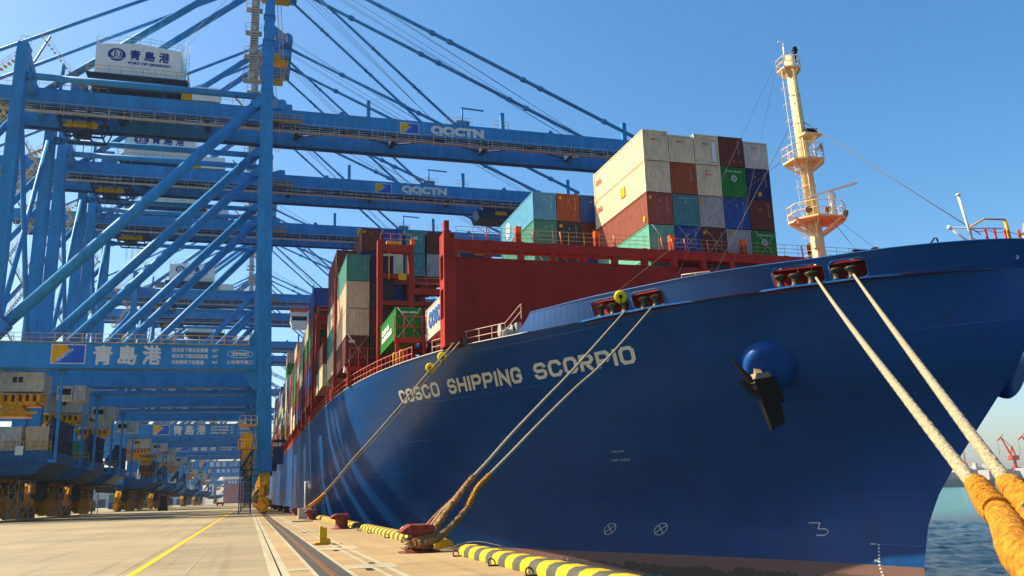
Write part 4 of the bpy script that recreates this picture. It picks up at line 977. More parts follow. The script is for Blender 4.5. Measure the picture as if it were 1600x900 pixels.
BLAB = ['nearest dark red bollard just outside the right edge, holding the two thick bow ropes', 'large dark red bollard with orange bound ropes looped under its head', 'bare dark red bollard behind the roped one', 'dark red bollard beside the grey concrete block', 'dark red bollard holding the long thin rope pair', 'small dark red bollard just beyond the long rope pair', 'far dark red bollard level with the first crane', 'far dark red bollard beyond the first crane', 'farthest dark red bollard in sight']
for y, l in zip(BY, BLAB): bollard(y, l)

# striped kerb along the edge
KY = paint('kerb_yellow', (.60, .37, .008), .5, .04, .12, 2, bump=.2); KG = paint('kerb_grey', (.075, .075, .055), .6, .05, .2, 2, bump=.2)
def kerb(y0, y1, label):
    o_ = Vector((5.8, y0, 0)); r = empty('kerb_block', o_, label, 'kerb', 'striped kerb blocks along the quay edge'); n = max(1, round((y1-y0)/.575)); d = (y1-y0)/n
    prof = [(5.5, .012), (5.5, .14), (5.56, .24), (5.68, .29), (5.94, .29), (6.05, .24), (6.1, .14), (6.1, .012)]
    mb = MB()
    if True:
        for i in range(n):
            c_ = i % 2; a, b = y1-d*i, y1-d*(i+1); k = len(mb.v)
            e0 = .05 if i == 0 else 0; e1 = .05 if i == n-1 else 0
            for yy, e in ((a, e0), (b, e1)):
                for u, v in prof: mb.v.append((u, yy, v))
            N = len(prof)
            for j in range(N-1): mb.face([k+j, k+j+1, k+N+j+1, k+N+j], c_, True)
            if i == 0: mb.face([k+j for j in range(N)], c_)
            if i == n-1: mb.face([k+N+j for j in range(N)][::-1], c_)
    mb.build('block', [KY, KG], r, o_)
for a, b, l in ((7.0, 24.3, 'longest yellow and grey striped kerb block at the bottom of the picture'), (27.6, 29.3, 'short yellow kerb end right behind the roped bollard'), (31.6, 46.9, 'striped kerb block between the roped bollard and the bare one'), (50.6, 53.0, 'short striped kerb piece right of the bare bollard'), (54.0, 72.7, 'striped kerb block seen behind the bare bollard'), (73.6, 77.2, 'short pale yellow kerb block beside the fourth bollard')): kerb(a, b, l)
for i, y in enumerate((13.9, 17.4, 20.3, 24.0, 32.6, 36.7, 42.1, 46.2, 50.4)):
    mb = MB(); r_ = .088; c = Vector((5.36, y, .02+r_-.03)); pts = [c+Vector((r_*math.cos(t)*.9, .06*math.sin(t), r_*math.sin(t))) for t in [math.pi*2*k/18 for k in range(19)]]
    mb.path(pts, .018, 6); mb.box(5.28, 5.62, y-.07, y+.07, .012, .035)
    thing(mb, 'ring_bolt', [paint('dark_iron', (.03, .025, .02), .5, .6)], (5.36, y, 0), 'small dark iron ring bolt on the ground, number %s from the bottom of the picture' % FARW[i], 'ring', 'iron rings along the kerb')
# yellow stop posts
def stop_post(x, y, label, h=.64):
    r = empty('stop_post', (x, y, .012), label, 'post', 'yellow crane stop posts')
    mb = MB(); mb.box(-.13, -.01, -.10, .10, 0, h); mb.box(-.01, .13, -.07, .07, 0, h-.05); mb.build('upright', [KY], r)
    mb = MB(); mb.prism([(-.02, 0), (.26, 0), (.26, .16), (.2, .22), (.08, .22), (-.02, .16)], -.12, -.071, 'y'); mb.box(-.3, -.14, -.1, .1, 0, .07); mb.build('foot', [paint('post_orange_yellow', (.75, .32, .01), .5, .2)], r)
stop_post(2.62, 33.6, 'yellow steel stop post standing alone beside the rail'); stop_post(3.0, 14.2, 'yellow stop post cut by the bottom edge of the picture', .30)
sheet('post_pit', ASP, [(2.265, 3.3, 33.3, 34.3)], .010)
# lamp / camera pole on its concrete block
r = empty('camera_pole', (4.62, 79.5, 0), 'thin pole with a dome camera on a grey concrete block', 'camera pole')
mb = MB(); mb.box(-.55, .55, -.5, .5, .012, .88); b_ = mb.build('concrete_block', [paint('block_concrete', (.42, .38, .28), .8, 0, .15, 2)], r)
mb = MB(); mb.tube((0, 0, .88), (0, 0, 3.15), .055, 8); mb.tube((0, 0, 3.05), (.4, 0, 3.1), .04, 6); mb.build('pole', [WHITE], r)
mb = MB(); mb.lathe((.42, 0, 2.5), [(.05, 0), (.15, .05), (.19, .18), (.19, .32), (.12, .42), (.05, .55)], 14); mb.build('dome_camera', [GALV], r)
thing(MB().box(3.1, 4.6, 68.9, 70.0, .013, .10), 'concrete_slab', [CON3], (3.8, 69.4, 0), 'low pale concrete slab on the ground in front of the camera pole block', 'slab')

# ------------------------------------------------------------ mooring ropes and rat guards
def rope_mat():
    m = bpy.data.materials.new('braided_rope'); m.use_nodes = True; t = m.node_tree; L = t.links.new; b = t.nodes['Principled BSDF']; b.inputs['Roughness'].default_value = .85
    tc = nd(t, 'ShaderNodeTexCoord'); wv = nd(t, 'ShaderNodeTexNoise'); wv.inputs['Scale'].default_value = 26; wv.inputs['Detail'].default_value = 5; L(tc.outputs['Object'], wv.inputs['Vector'])
    vr = nd(t, 'ShaderNodeTexVoronoi'); vr.inputs['Scale'].default_value = 22; L(tc.outputs['Object'], vr.inputs['Vector'])
    mx = nd(t, 'ShaderNodeMix', data_type='RGBA'); r_ = nd(t, 'ShaderNodeMapRange'); r_.inputs['From Min'].default_value = .35; r_.inputs['From Max'].default_value = .65; L(wv.outputs['Fac'], r_.inputs['Value']); L(r_.outputs[0], mx.inputs['Factor'])
    mx.inputs['A'].default_value = (.19, .14, .07, 1); mx.inputs['B'].default_value = (.40, .33, .20, 1); L(mx.outputs['Result'], b.inputs['Base Color'])
    bp = nd(t, 'ShaderNodeBump'); bp.inputs['Strength'].default_value = .8; bp.inputs['Distance'].default_value = .02; L(vr.outputs['Distance'], bp.inputs['Height']); L(bp.outputs[0], b.inputs['Normal']); return m
ROPE = rope_mat()
SLEEVE = paint('orange_chafe_cloth', (.47, .19, .018), .9, .3, .35, 11, bump=1.0, streak=1.5, rustcol=(.30, .10, .02))
SLEEVED = paint('dirty_orange_cloth', (.30, .15, .05), .9, .5, .35, 4, bump=.8, streak=1.5, rustcol=(.10, .06, .03))
ROPEG = paint('grimy_rope', (.34, .27, .17), .9, .3, .3, 5, bump=.6, rustcol=(.12, .08, .05))
def smooth_path(P, n=90):
    P = [Vector(p) for p in P]; out = []
    Q = [P[0]*2-P[1]]+P+[P[-1]*2-P[-2]]; m = len(P)-1; tot = sum((P[i+1]-P[i]).length for i in range(m))
    for i in range(m):
        k = max(2, int(n*(P[i+1]-P[i]).length/tot)+1); a, b, c, d = Q[i:i+4]
        for j in range(k):
            t = j/k; out.append(.5*((2*b)+(-a+c)*t+(2*a-5*b+4*c-d)*t*t+(-a+3*b-3*c+d)*t**3))
    out.append(P[-1]); return out
def twist(r, strands=4, turns=60, amp=.16): return lambda s, t: r*(1+amp*abs(math.sin(strands*.5*t+turns*s)))
def taut(S, E, sag, n=16): return [tuple(Vector(S).lerp(Vector(E), k/n)-Vector((0, 0, sag*4*(k/n)*(1-k/n)))) for k in range(n+1)]
R1 = taut((30.2, 41.51, 12.93), (4.2, 3.5, .42), .13)
R2 = taut((31.9, 40.5, 12.97), (4.3, 3.5, .48), .05)
def rope(name, P, r, label, group, sleeve=None, inner=None):
    root = empty(name, P[-1], label, 'rope', group); mb = MB(); S = smooth_path(P, 700)
    mb.path(S, r, 16, rf=lambda s, t: r*(.93+.13*abs(math.sin(2*t+330*s))*abs(math.sin(2*t-330*s)))); mb.build('line', [ROPE], root, P[-1])
    if inner: 
        mb = MB(); mb.tube(inner, P[0], r*.9, 8); mb.build('line_end', [ROPE], root, P[-1])
    return root
a_ = rope('bow_rope', R1, .070, 'thick pale bow rope ending in an orange cloth bundle, left of the two', 'thick bow ropes at the right', inner=(30.7, 42.8, 13.0))
b_ = rope('bow_rope', R2, .068, 'thick pale bow rope with an orange sleeve at the right edge, right of the two', 'thick bow ropes at the right', inner=(32.2, 42.0, 13.0))
def sleeve(P, radii, root, mat=SLEEVE, wr=.014, folds=46, seed=0):
    S = smooth_path(P, 320); mb = MB(); N = len(S)
    def rf(s, t):
        i = s*(len(radii)-1); k = min(int(i), len(radii)-2); r = radii[k]+(radii[k+1]-radii[k])*(i-k)
        return r*(1+.07*NZ.noise(Vector((s*14, math.cos(t)*1.2, math.sin(t)*1.2+seed))))+wr*abs(math.sin(folds*s+.9*math.sin(t+seed)+1.7*NZ.noise(Vector((s*9, math.cos(t), math.sin(t)+seed)))))
    mb.path(S, 1, 28, rf=rf); return mb.build('chafe_sleeve', [mat], root, root.location)
sleeve([(6.60, 6.99, 1.56), (6.28, 6.54, 1.40), (6.1, 6.27, 1.33)], [.076, .088, .096, .10], a_, wr=.030, folds=44)
sleeve([(6.12, 6.3, 1.335), (5.98, 6.09, 1.26), (5.56, 5.53, 1.02), (5.2, 4.9, .80), (4.9, 4.4, .62)], [.10, .13, .155, .15, .14, .13], a_, wr=.006, folds=9, seed=4)
sleeve([(6.72, 6.73, 1.56), (6.36, 6.24, 1.4), (5.6, 5.2, 1.0), (4.9, 4.1, .7)], [.085, .105, .11, .11], b_, wr=.030, folds=64, seed=8)
mb = MB()
for k in range(9):
    a0 = rnd.uniform(0, 6.28); p = Vector((6.02, 5.93, 1.36)); q = p+Vector((rnd.uniform(-.16, .12), rnd.uniform(-.22, -.05), rnd.uniform(-.25, .08))); mb.path(smooth_path([p, (p+q)/2+Vector((rnd.uniform(-.05, .05), -.05, rnd.uniform(-.03, .05))), q], 6), .008, 5)
mb.build('cord_ties', [ROPE], a_, a_.location)
G_ = 'ropes from the bow to the big bollard'
A = [(23.0, 51.76, 12.91), (15.49, 41.28, 7.70), (12.26, 36.82, 5.55), (9.74, 33.36, 3.86), (8.15, 31.1, 2.74), (7.35, 30.01, 2.2), (6.67, 29.01, 1.68), (6.18, 28.28, 1.28), (5.57, 27.34, .78), (5.1, 26.6, .40), (4.85, 26.3, .34)]
B = [(24.4, 50.47, 13.02), (17.37, 41.59, 8.2), (14.09, 37.67, 6.2), (11.43, 34.44, 4.52), (9.25, 31.76, 3.09), (7.96, 30.16, 2.25), (7.27, 29.28, 1.76), (6.73, 28.39, 1.18), (5.98, 27.43, .66), (5.2, 26.5, .36), (4.9, 26.2, .30)]
a_ = rope('mooring_rope', A, .060, 'pale mooring rope to the big bollard, upper one of the crossing pair', G_, inner=(23.3, 53, 12.95)); b_ = rope('mooring_rope', B, .060, 'pale mooring rope to the big bollard, lower one of the crossing pair', G_, inner=(24.7, 51.7, 13.05))
sleeve(A[5:8], [.07, .08, .085, .09, .09], a_, SLEEVED, .03, 30, 1); sleeve([(6.2, 28.3, 1.3), (5.57, 27.34, .78), (5.1, 26.5, .42), (4.6, 26.25, .30)], [.07, .095, .10, .10], a_, SLEEVED, .03, 22, 2)
sleeve(B[5:8], [.07, .078, .075, .09], b_, SLEEVE, .03, 34, 3); sleeve([(6.73, 28.39, 1.18), (5.98, 27.43, .66), (5.3, 26.55, .36), (4.7, 26.2, .26)], [.08, .105, .11, .11], b_, SLEEVED, .02, 16, 5)
for k, (dx, dz) in enumerate(((-.25, .05), (-.4, -.02))):
    mb = MB(); mb.path(smooth_path([(6.75+dx*.2, 29.0, 1.7), (6.1+dx, 28.2, 1.05+dz), (5.5+dx, 27.4, .62), (4.9+dx*.6, 27.1, .42)], 30), .05, 10, rf=twist(.05, 4, 60)); mb.build('rope_loop', [SLEEVED if k else ROPEG], a_, a_.location)
mb = MB()
for k in range(3):
    z = .16+.09*k; mb.path([(4.86+.40*math.cos(t), 26.7+.42*math.sin(t), z+.03*math.sin(t*2+k)) for t in [math.pi*2*i/26 for i in range(27)]], .048, 8)
mb.build('rope_turns', [SLEEVED], b_, b_.location)
mb = MB()
for k in range(16):
    c = Vector((4.44+rnd.uniform(-.1, .12), 26.32+rnd.uniform(-.08, .08), .14+rnd.uniform(0, .3))); mb.path(smooth_path([c, c+Vector((rnd.uniform(-.1, .1), -.05, rnd.uniform(-.1, .1))), c+Vector((rnd.uniform(-.14, .14), .03, rnd.uniform(-.14, .05)))], 6), .016, 5)
mb.build('frayed_knot', [ROPEG], b_, b_.location)
mb = MB()
for k in range(4): mb.path(smooth_path([(5.2, 26.9+.1*k, .05), (5.9, 27.3-.15*k, .07), (6.6, 26.9, .22), (7.4, 26.4, .05)], 14)[:40], .016, 5)
thing(mb, 'loose_cord', [ROPEG], (5.2, 26.9, .02), 'thin slack cords lying from the big bollard over the quay edge', 'cord')
Cc = [(14.95, 67.3, 13.15), (14.47, 65.5, 12.72), (13.16, 70.49, 10.85), (11.88, 75.59, 8.87), (10.43, 81.15, 6.76), (9.22, 85.65, 5.1), (7.92, 90.79, 3.1), (6.45, 95.92, 1.3), (5.25, 99.1, .42)]
Cd = [(15.3, 66.6, 13.15), (14.79, 65.0, 12.68), (13.49, 70.05, 10.8), (12.24, 75.09, 8.82), (10.77, 80.66, 6.72), (9.48, 85.26, 5.08), (8.09, 90.53, 3.09), (6.74, 95.46, 1.29), (5.3, 98.9, .32)]
G2 = 'long rope pair to the distant bollard'
c_ = rope('mooring_rope', Cc, .055, 'left one of the long rope pair running back to a distant bollard', G2); d_ = rope('mooring_rope', Cd, .055, 'right one of the long rope pair running back to a distant bollard', G2)
sleeve([(7.3, 93.0, 2.15), (6.45, 95.92, 1.3), (5.25, 99.1, .42)], [.09, .1, .1], c_, SLEEVE, .02, 40); sleeve([(7.5, 92.7, 2.2), (6.74, 95.46, 1.29), (5.3, 98.9, .32)], [.09, .1, .12], d_, SLEEVE, .02, 40, 2)
def disc(c, ax, r_, label):
    root = empty('rat_guard', c, label, 'rat guard', 'yellow rat guards on the mooring ropes'); YD = paint('disc_yellow', (.80, .62, .01), .45, .05, .1)
    mb = MB(); mb.lathe((0, 0, 0), [(r_, 0), (r_, .03), (.12, .06), (.10, .03)], 30, axis=ax); mb.build('plate', [YD], root)
    mb = MB(); a = Vector(ax).normalized(); mb.tube(a*.07, a*.09+Vector((0, 0, -r_*1.6)), .03, 6); mb.lathe(a*.06, [(.12, 0), (.12, .05)], 10, axis=ax); mb.build('clamp', [BLACK], root)
disc(Vector((22.3, 50.8, 13.62)), (-.2, -1, -.1), .42, 'bright yellow disc hanging against the bulwark above the bow rollers')
disc(Vector((13.55, 69.0, 11.55)), (-.4, -1, -.5), .42, 'dull yellow disc on the long rope pair, the lower left one'); disc(Vector((14.15, 67.2, 12.15)), (-.4, -1, -.5), .42, 'dull yellow disc on the long rope pair, the upper right one')

# ------------------------------------------------------------ ship to shore cranes
OX = Vector((1.7, 0, 0))
def crane_parts(root):
    def P(mb, name, mats, parent=None): return mb.build(name, mats, parent or root, OX)
    W = 19.0; XL = -30.8
    # legs: box columns
    for y in (0, W):
        mb = MB(); mb.hexa([(.9, y-.9, 5.2), (2.7, y-.9, 5.2), (2.7, y+.9, 5.2), (.9, y+.9, 5.2), (.35, y-.9, 21.5), (2.15, y-.9, 21.5), (2.15, y+.9, 21.5), (.35, y+.9, 21.5)])
        mb.hexa([(.35, y-.9, 21.5), (2.15, y-.9, 21.5), (2.15, y+.9, 21.5), (.35, y+.9, 21.5), (-.45, y-.9, 57.8), (1.2, y-.9, 57.8), (1.2, y+.9, 57.8), (-.45, y+.9, 57.8)])
        mb.hexa([(-1.2, y-.7, 21.2), (.34, y-.7, 21.2), (.34, y+.7, 21.2), (-1.2, y+.7, 21.2), (-.1, y-.7, 23.4), (.3, y-.7, 23.4), (.3, y+.7, 23.4), (-.1, y+.7, 23.4)])
        mb.hexa([(.1, y-.7, 15.8), (.5, y-.7, 15.8), (.5, y+.7, 15.8), (.1, y+.7, 15.8), (-1.2, y-.7, 18.29), (.4, y-.7, 18.29), (.4, y+.7, 18.29), (-1.2, y+.7, 18.29)])
        for z in (30, 39, 48, 57.2): q = .38-(z-21.5)/36.3*.82; mb.box(q-.03, q+1.78, y-.93, y+.93, z, z+.12)
        P(mb, 'sea_leg', [BLUE])
        y2 = 6 if y == 0 else W-6
        mb = MB(); mb.beam((.40, y, 57.8), (.45, y2, 86.5), 1.6, 1.55, w2=1.2, h2=1.1, up=(0, 1, 0)); 
        for z in (62, 66.5, 71, 76, 81): yy = y+(y2-y)*(z-57.8)/28.7; mb.box(-.45, 1.25, yy-.85, yy+.85, z, z+.12)
        P(mb, 'mast_leg', [BLUE])
        mb = MB(); mb.hexa([(XL-1.3, y-.9, 5.2), (XL+.5, y-.9, 5.2), (XL+.5, y+.9, 5.2), (XL-1.3, y+.9, 5.2), (XL-.6, y-.8, 60.2), (XL+.75, y-.8, 60.2), (XL+.75, y+.8, 60.2), (XL-.6, y+.8, 60.2)])
        mb.hexa([(XL-.6, y-.8, 60.2), (XL+.75, y-.8, 60.2), (XL+.75, y+.8, 60.2), (XL-.6, y+.8, 60.2), (XL-.5, y-.8, 61.5), (XL+.7, y-.8, 61.5), (XL+.7, y+1.8, 61.5), (XL-.5, y+1.8, 61.5)])
        mb.beam((XL+.1, y+(1.2 if y == 0 else -1.2), 60.2), (XL+.1, y+(5.8 if y == 0 else -5.8), 58.7), 1.1, 1.5)
        P(mb, 'land_leg', [BLUE])
        # tie tube between the leg tops, diagonal brace
        tz = 57.0 if y == 0 else 55.6; mb = MB(); mb.tube((XL+.7, y, tz), (-.4, y, tz), .45, 16); mb.tube((XL+.7, y, tz), (XL+1.5, y, tz), .6, 16); P(mb, 'tie_tube', [BLUE])
        mb = MB(); mb.tube((-1.1, y, 55.6), (-29.4, y, 23.9), .72, 20); mb.beam((-29.4, y, 23.9), (-30.9, y, 22.1), 1.3, 2.2, up=(0, 1, 0)); mb.beam((-1.3, y, 55.3), (-.2, y, 56.6), 1.2, 1.6, up=(0, 1, 0)); P(mb, 'diagonal_brace', [BLUE])
        mb = MB(); mb.tube((XL-.5, y, 50.5), (XL-21.5, y, 21.2), .45, 14); P(mb, 'landward_brace', [BLUE])
        # portal beam with a walkway on top
        mb = MB(); mb.box(XL+.2, .36, y-1.0, y+1.0, 18.3, 21.4); mb.box(XL-23, XL-1.2, y-.95, y+.95, 18.35, 21.3); mb.box(XL+.2, .2, y-1.15, y+1.15, 18.22, 18.3)
        pb = P(mb, 'portal_beam', [BLUE])
        mb = MB(); mb.rail([(XL+1, y-1.05, 21.45), (-.7, y-1.05, 21.45)], 1.1, 1.5, .035, mid=1); mb.box(XL+1, -.7, y-1.12, y-.95, 21.4, 21.5); mb.rail([(XL-6, y-1.0, 18.7), (XL+.4, y-1.0, 18.7)], 1.1, 1.3, .035)
        P(mb, 'railing', [YEL], pb)
        if y == 0:
            f0 = y-1.012
            mb = MB(); poly(mb, [(0, 0), (3.9, 0), (3.9, 2.45), (0, 2.45)], front(-24.0, f0, 18.75)); P(mb, 'logo_panel', [LETW], pb)
            mb = MB(); poly(mb, [(.12, .12), (3.78, .12), (3.78, 2.33), (.12, 2.33)], front(-24.0, f0-.012, 18.75)); P(mb, 'logo_panel', [paint('logo_blue', (.012, .10, .50), .5)], pb)
            mb = MB(); poly(mb, [(.12, .12), (.45, .12), (2.15, 1.75), (1.75, 2.33), (.12, 2.33)], front(-24.0, f0-.024, 18.75)); P(mb, 'logo_panel', [paint('logo_amber', (.72, .36, .01), .5)], pb)
            mb = MB(); poly(mb, [(.45, .12), (.95, .12), (2.9, 1.75), (2.25, 1.9)], front(-24.0, f0-.030, 18.75))
            P(mb, 'logo_panel', [paint('logo_stripe', (.02, .15, .55), .5)], pb)
            mb = MB(); cs, sn = math.cos(R(41)), math.sin(R(41)); put_text(mb, 'QQCTN', 2.3, .36, lambda u, v: (-23.2+u*cs-v*sn, f0-.04, 18.92+u*sn+v*cs), .03)
            P(mb, 'lettering', [LETW], pb)
            for i, ch in enumerate('青島港'):
                mb = MB(); put_cjk(mb, ch, 2.05, 2.3, front(-19.15+2.85*i, f0-.01, 18.74+.04*i), .085); P(mb, 'lettering', [LETW], pb)
            for i, (a, b) in enumerate((('双吊具下额定起重量', '65T'), ('单吊具下额定起重量', '70T'), ('吊钩横梁下起重量', '90T'))):
                mb = MB(); put_cjk(mb, a, 4.35 if i < 2 else 3.9, .52, front(-10.05, f0-.01, 20.42-.78*i), .018); put_text(mb, b, .75, .42, front(-5.2, f0-.01, 20.45-.78*i), .03); P(mb, 'lettering', [LETW], pb)
            mb = MB(); ring(mb, 0, 0, 1.65, .52, .08, front(-1.75, f0-.01, 20.25), 40); put_text(mb, 'ZPMC', 2.3, .5, front(-2.9, f0-.01, 20.0), .06); put_cjk(mb, '上海振华重工', 3.3, .5, front(-3.4, f0-.01, 18.95), .02); P(mb, 'lettering', [LETW], pb)
    # cross beams along the quay between front and rear frames
    for x, z, h in ((1.0, 19.9, 2.6), (XL-.2, 19.9, 2.6), (.4, 56.6, 1.5), (XL, 57.8, 1.5), (.42, 86.4, 1.4)):
        mb = MB(); a, b = (.95, W-.95) if z < 80 else (5.2, W-5.2); mb.box(x-.7, x+.7, a, b, z-h/2, z+h/2); P(mb, 'cross_beam', [BLUE])
    for s in (1, -1):
        mb = MB(); a, b = (0.9, W-.9) if s == 1 else (W-.9, .9); mb.tube((XL, a, 22), (XL, b, 55), .35, 10); P(mb, 'side_brace', [BLUE])
    mb = MB(); mb.tube((.4, 4.4, 70), (.4, W-4.4, 70), .4, 10); mb.tube((.4, 2.5, 61), (.4, W-4, 76), .3, 10); P(mb, 'mast_brace', [BLUE])
    # twin girders and boom
    for gy, zb in ((7.0, 55.95), (14.5, 55.6)):
        mb = MB(); mb.box(-46, .0, gy-.6, gy+.6, zb, zb+2.4); P(mb, 'girder', [BLUE])
        mb = MB(); mb.box(3.6, 62, gy-.6, gy+.6, zb, zb+2.4); mb.hexa([(.7, gy-.6, zb+.2), (3.59, gy-.6, zb), (3.59, gy+.6, zb), (.7, gy+.6, zb+.2), (.7, gy-.6, zb+2.0), (3.59, gy-.6, zb+2.4), (3.59, gy+.6, zb+2.4), (.7, gy+.6, zb+2.0)])
        mb.hexa([(1.0, gy-.5, zb+2.4), (4.2, gy-.5, zb+2.41), (4.2, gy+.5, zb+2.41), (1.0, gy+.5, zb+2.4), (3.2, gy-.5, zb+3.3), (4.1, gy-.5, zb+3.3), (4.1, gy+.5, zb+3.3), (3.2, gy+.5, zb+3.3)])
        for x in (11.5, 29.0, 45, 59.6): mb.hexa([(x-.5, gy-.3, zb+2.4), (x+.5, gy-.3, zb+2.4), (x+.5, gy+.3, zb+2.4), (x-.5, gy+.3, zb+2.4), (x-.25, gy-.3, zb+2.95), (x+.25, gy-.3, zb+2.95), (x+.25, gy+.3, zb+2.95), (x-.25, gy+.3, zb+2.95)])
        bm_ = P(mb, 'boom', [BLUE])
        if gy == 7.0:
            f0 = gy-.612
            mb = MB(); poly(mb, [(0, 0), (3.0, 0), (3.0, 1.85), (0, 1.85)], front(20.3, f0, zb+.15)); P(mb, 'logo_panel', [LETW], bm_)
            mb = MB(); poly(mb, [(.1, .1), (2.9, .1), (2.9, 1.75), (.1, 1.75)], front(20.3, f0-.012, zb+.15)); P(mb, 'logo_panel', [paint('logo_blue', (.012, .10, .50), .5)], bm_)
            mb = MB(); poly(mb, [(.1, .1), (.3, .1), (1.5, 1.2), (1.2, 1.75), (.1, 1.75)], front(20.3, f0-.024, zb+.15)); P(mb, 'logo_panel', [paint('logo_amber', (.72, .36, .01), .5)], bm_)
            mb = MB(); cs, sn = math.cos(R(40)), math.sin(R(40)); put_text(mb, 'QQCTN', 1.5, .3, lambda u, v: (21.0+u*cs-v*sn, f0-.04, zb+.3+u*sn+v*cs), .03); put_text(mb, 'QQCTN', 8.6, 1.75, front(25.1, f0-.01, zb+.2), .075); P(mb, 'lettering', [LETW], bm_)
        mb = MB()   # trolley rail and lower flange, underside walkway
        yy = gy+.75 if gy == 7 else gy-.75
        mb.box(-46, 61.5, min(yy, yy+.25), max(yy, yy+.25), zb-.35, zb-.05); mb.box(-46, 61.5, gy-.62, gy+.62, zb-.07, zb-.005)
        P(mb, 'trolley_rail', [BLUED])
    mb = MB(); mb.box(-45, 61, 5.3, 6.1, 54.55, 54.65)
    mb.rail([(-45, 5.3, 54.65), (-.5, 5.3, 54.65)], 1.15, 2.0, .035); mb.rail([(2.8, 5.3, 54.65), (61, 5.3, 54.65)], 1.15, 1.9, .035)
    x = -44
    while x < 61: mb.box(x-.05, x+.05, 5.3, 6.35, 54.4, 54.54); mb.box(x-.04, x+.04, 6.2, 6.3, 54.65, 55.94); x += 2.9
    P(mb, 'boom_walkway', [GALV])
    for x in (-45.7, -36, -20, -8): mb = MB(); mb.box(x-.35, x+.35, 7.6, 13.9, 56.6, 58.0); P(mb, 'girder_cross_beam', [BLUED])
    mb = MB()
    for x in (5.0, 20, 35, 50, 61.2): mb.box(x-.35, x+.35, 7.6, 13.9, 56.6, 58.0)
    for a, b in ((5, 20), (20, 35), (35, 50), (50, 61)): mb.tube((a, 7.6, 57.2), (b, 13.9, 57.2), .12, 6); mb.tube((b, 7.6, 57.2), (a, 13.9, 57.2), .12, 6)
    P(mb, 'boom_cross_bracing', [BLUED])
    # machinery under girders: trolleys with their gear
    def trolley(x, m):
        mb = MB()
        for yy in (8.0, 10.7, 13.4): mb.beam((x-3.2, yy, 55.0), (x+3.2, yy, 55.0), .3, .35); mb.beam((x-2.6, yy, 53.3), (x+2.5, yy, 53.3), .22, .25); mb.beam((x-3.2, yy, 55), (x-2.6, yy, 53.3), .16, .16); mb.beam((x+3.2, yy, 55), (x+2.5, yy, 53.3), .16, .16)
        for xx in (-3.0, -1.2, .8, 2.8): mb.beam((x+xx, 8, 54.9), (x+xx, 13.4, 54.9), .25, .3); mb.beam((x+xx*.85, 8, 53.3), (x+xx*.85, 13.4, 53.3), .2, .2); mb.beam((x+xx, 8, 54.9), (x+xx*.85, 8, 53.3), .12, .12)
        mb.box(x-1.6, x+.6, 9, 12.5, 53.5, 54.4); mb.rail([(x-3.2, 7.5, 54.0), (x+3.2, 7.5, 54.0)], 1.0, 1.2, .04)
        t = P(mb, 'trolley', [BLUED])
        mb = MB()
        for i in range(5): mb.lathe((x-1.6+.8*i, 8.4, 54.0), [(.45, 0), (.5, .1), (.38, .15), (.38, .35), (.5, .4)], 12, axis=(0, -1, 0))
        mb.box(x-2.4, x+1.0, 7.8, 8.0, 53.6, 53.9); P(mb, 'sheaves', [m], t)
        mb = MB()
        for i in range(6): mb.tube((x-1.5+.6*i, 9 if i % 2 else 12, 53.2), (x-1.3+.5*i, 9.5 if i % 2 else 11.6, 34 if x > 0 else 50), .03, 4)
        P(mb, 'hoist_ropes', [CABLE], t); return t
    trolley(-21.5 if False else -24.5, YEL)
    # machinery house with its sign
    HX0, HX1 = -23.1, -11.7
    mb = MB(); mb.box(HX0-.9, HX1+1.1, 4.9, 15.9, 60.55, 60.8); mb.hexa([(HX0+.3, 6.2, 59.0), (HX1-.2, 6.2, 59.0), (HX1-.2, 15, 59.0), (HX0+.3, 15, 59.0), (HX0-.4, 5.6, 60.54), (HX1+.6, 5.6, 60.54), (HX1+.6, 15.5, 60.54), (HX0-.4, 15.5, 60.54)])
    for x in (HX0+2, HX1-2.2): mb.box(x-.3, x+.3, 6.4, 7.6, 58.3, 59.0)
    hp = P(mb, 'house_platform', [BLUED])
    mb = MB(); mb.rail([(HX0-.9, 15.9, 60.8), (HX0-.9, 4.9, 60.8), (HX1+1.1, 4.9, 60.8), (HX1+1.1, 15.9, 60.8)], 1.1, 1.5, .035); P(mb, 'railing', [YEL], hp)
    mb = MB(); mb.prism([(HX0, 60.8), (HX1, 60.8), (HX1, 65.6), ((HX0+HX1)/2, 66.2), (HX0, 65.6)], 5.8, 15.2, 'y'); hs = P(mb, 'machinery_house', [WHITE])
    for s in (1, 2, 3, 4): pass
    mb = MB(); mb.rail([(HX0, 5.9, 65.62), ((HX0+HX1)/2, 5.9, 66.2), (HX1, 5.9, 65.62), (HX1, 15.1, 65.62)], 1.1, 1.3, .03); mb.rail([(HX0, 15.1, 65.62), (HX0, 5.9, 65.62)], 1.1, 1.5, .03); P(mb, 'railing', [GALV], hs)
    mb = MB()
    for k in range(14):
        z = 60.9+.4*k; mb.tube((HX1+.6, 6.4, z), (HX1+.6, 6.9, z), .02, 4)
        if k > 4: mb.path([(HX1+.6+.45*math.sin(math.pi*i/6), 6.65-.4*math.cos(math.pi*i/6), z) for i in range(7)], .02, 4)
    for q in (0, .45, -.4): mb.tube((HX1+.6+(.45 if q == .45 else 0), 6.65+(q if q < .4 else 0), 61), (HX1+.6+(.45 if q == .45 else 0), 6.65+(q if q < .4 else 0), 67.2), .025, 4)
    P(mb, 'caged_ladder', [GALV], hs)
    f0 = 5.79
    mb = MB(); k = 0; n = 36; fn = front(-20.35, f0, 64.2); poly(mb, [(1.2*math.cos(2*math.pi*i/n), 1.0*math.sin(2*math.pi*i/n)) for i in range(n)], fn); P(mb, 'emblem', [LETN], hs)
    mb = MB(); fn = front(-20.35, f0-.012, 64.2)
    ring(mb, .05, .12, .66, .62, .07, fn, 30); poly(mb, [(-.82, .02), (-.3, .62), (-.38, .1), (-.3, -.42)], fn)
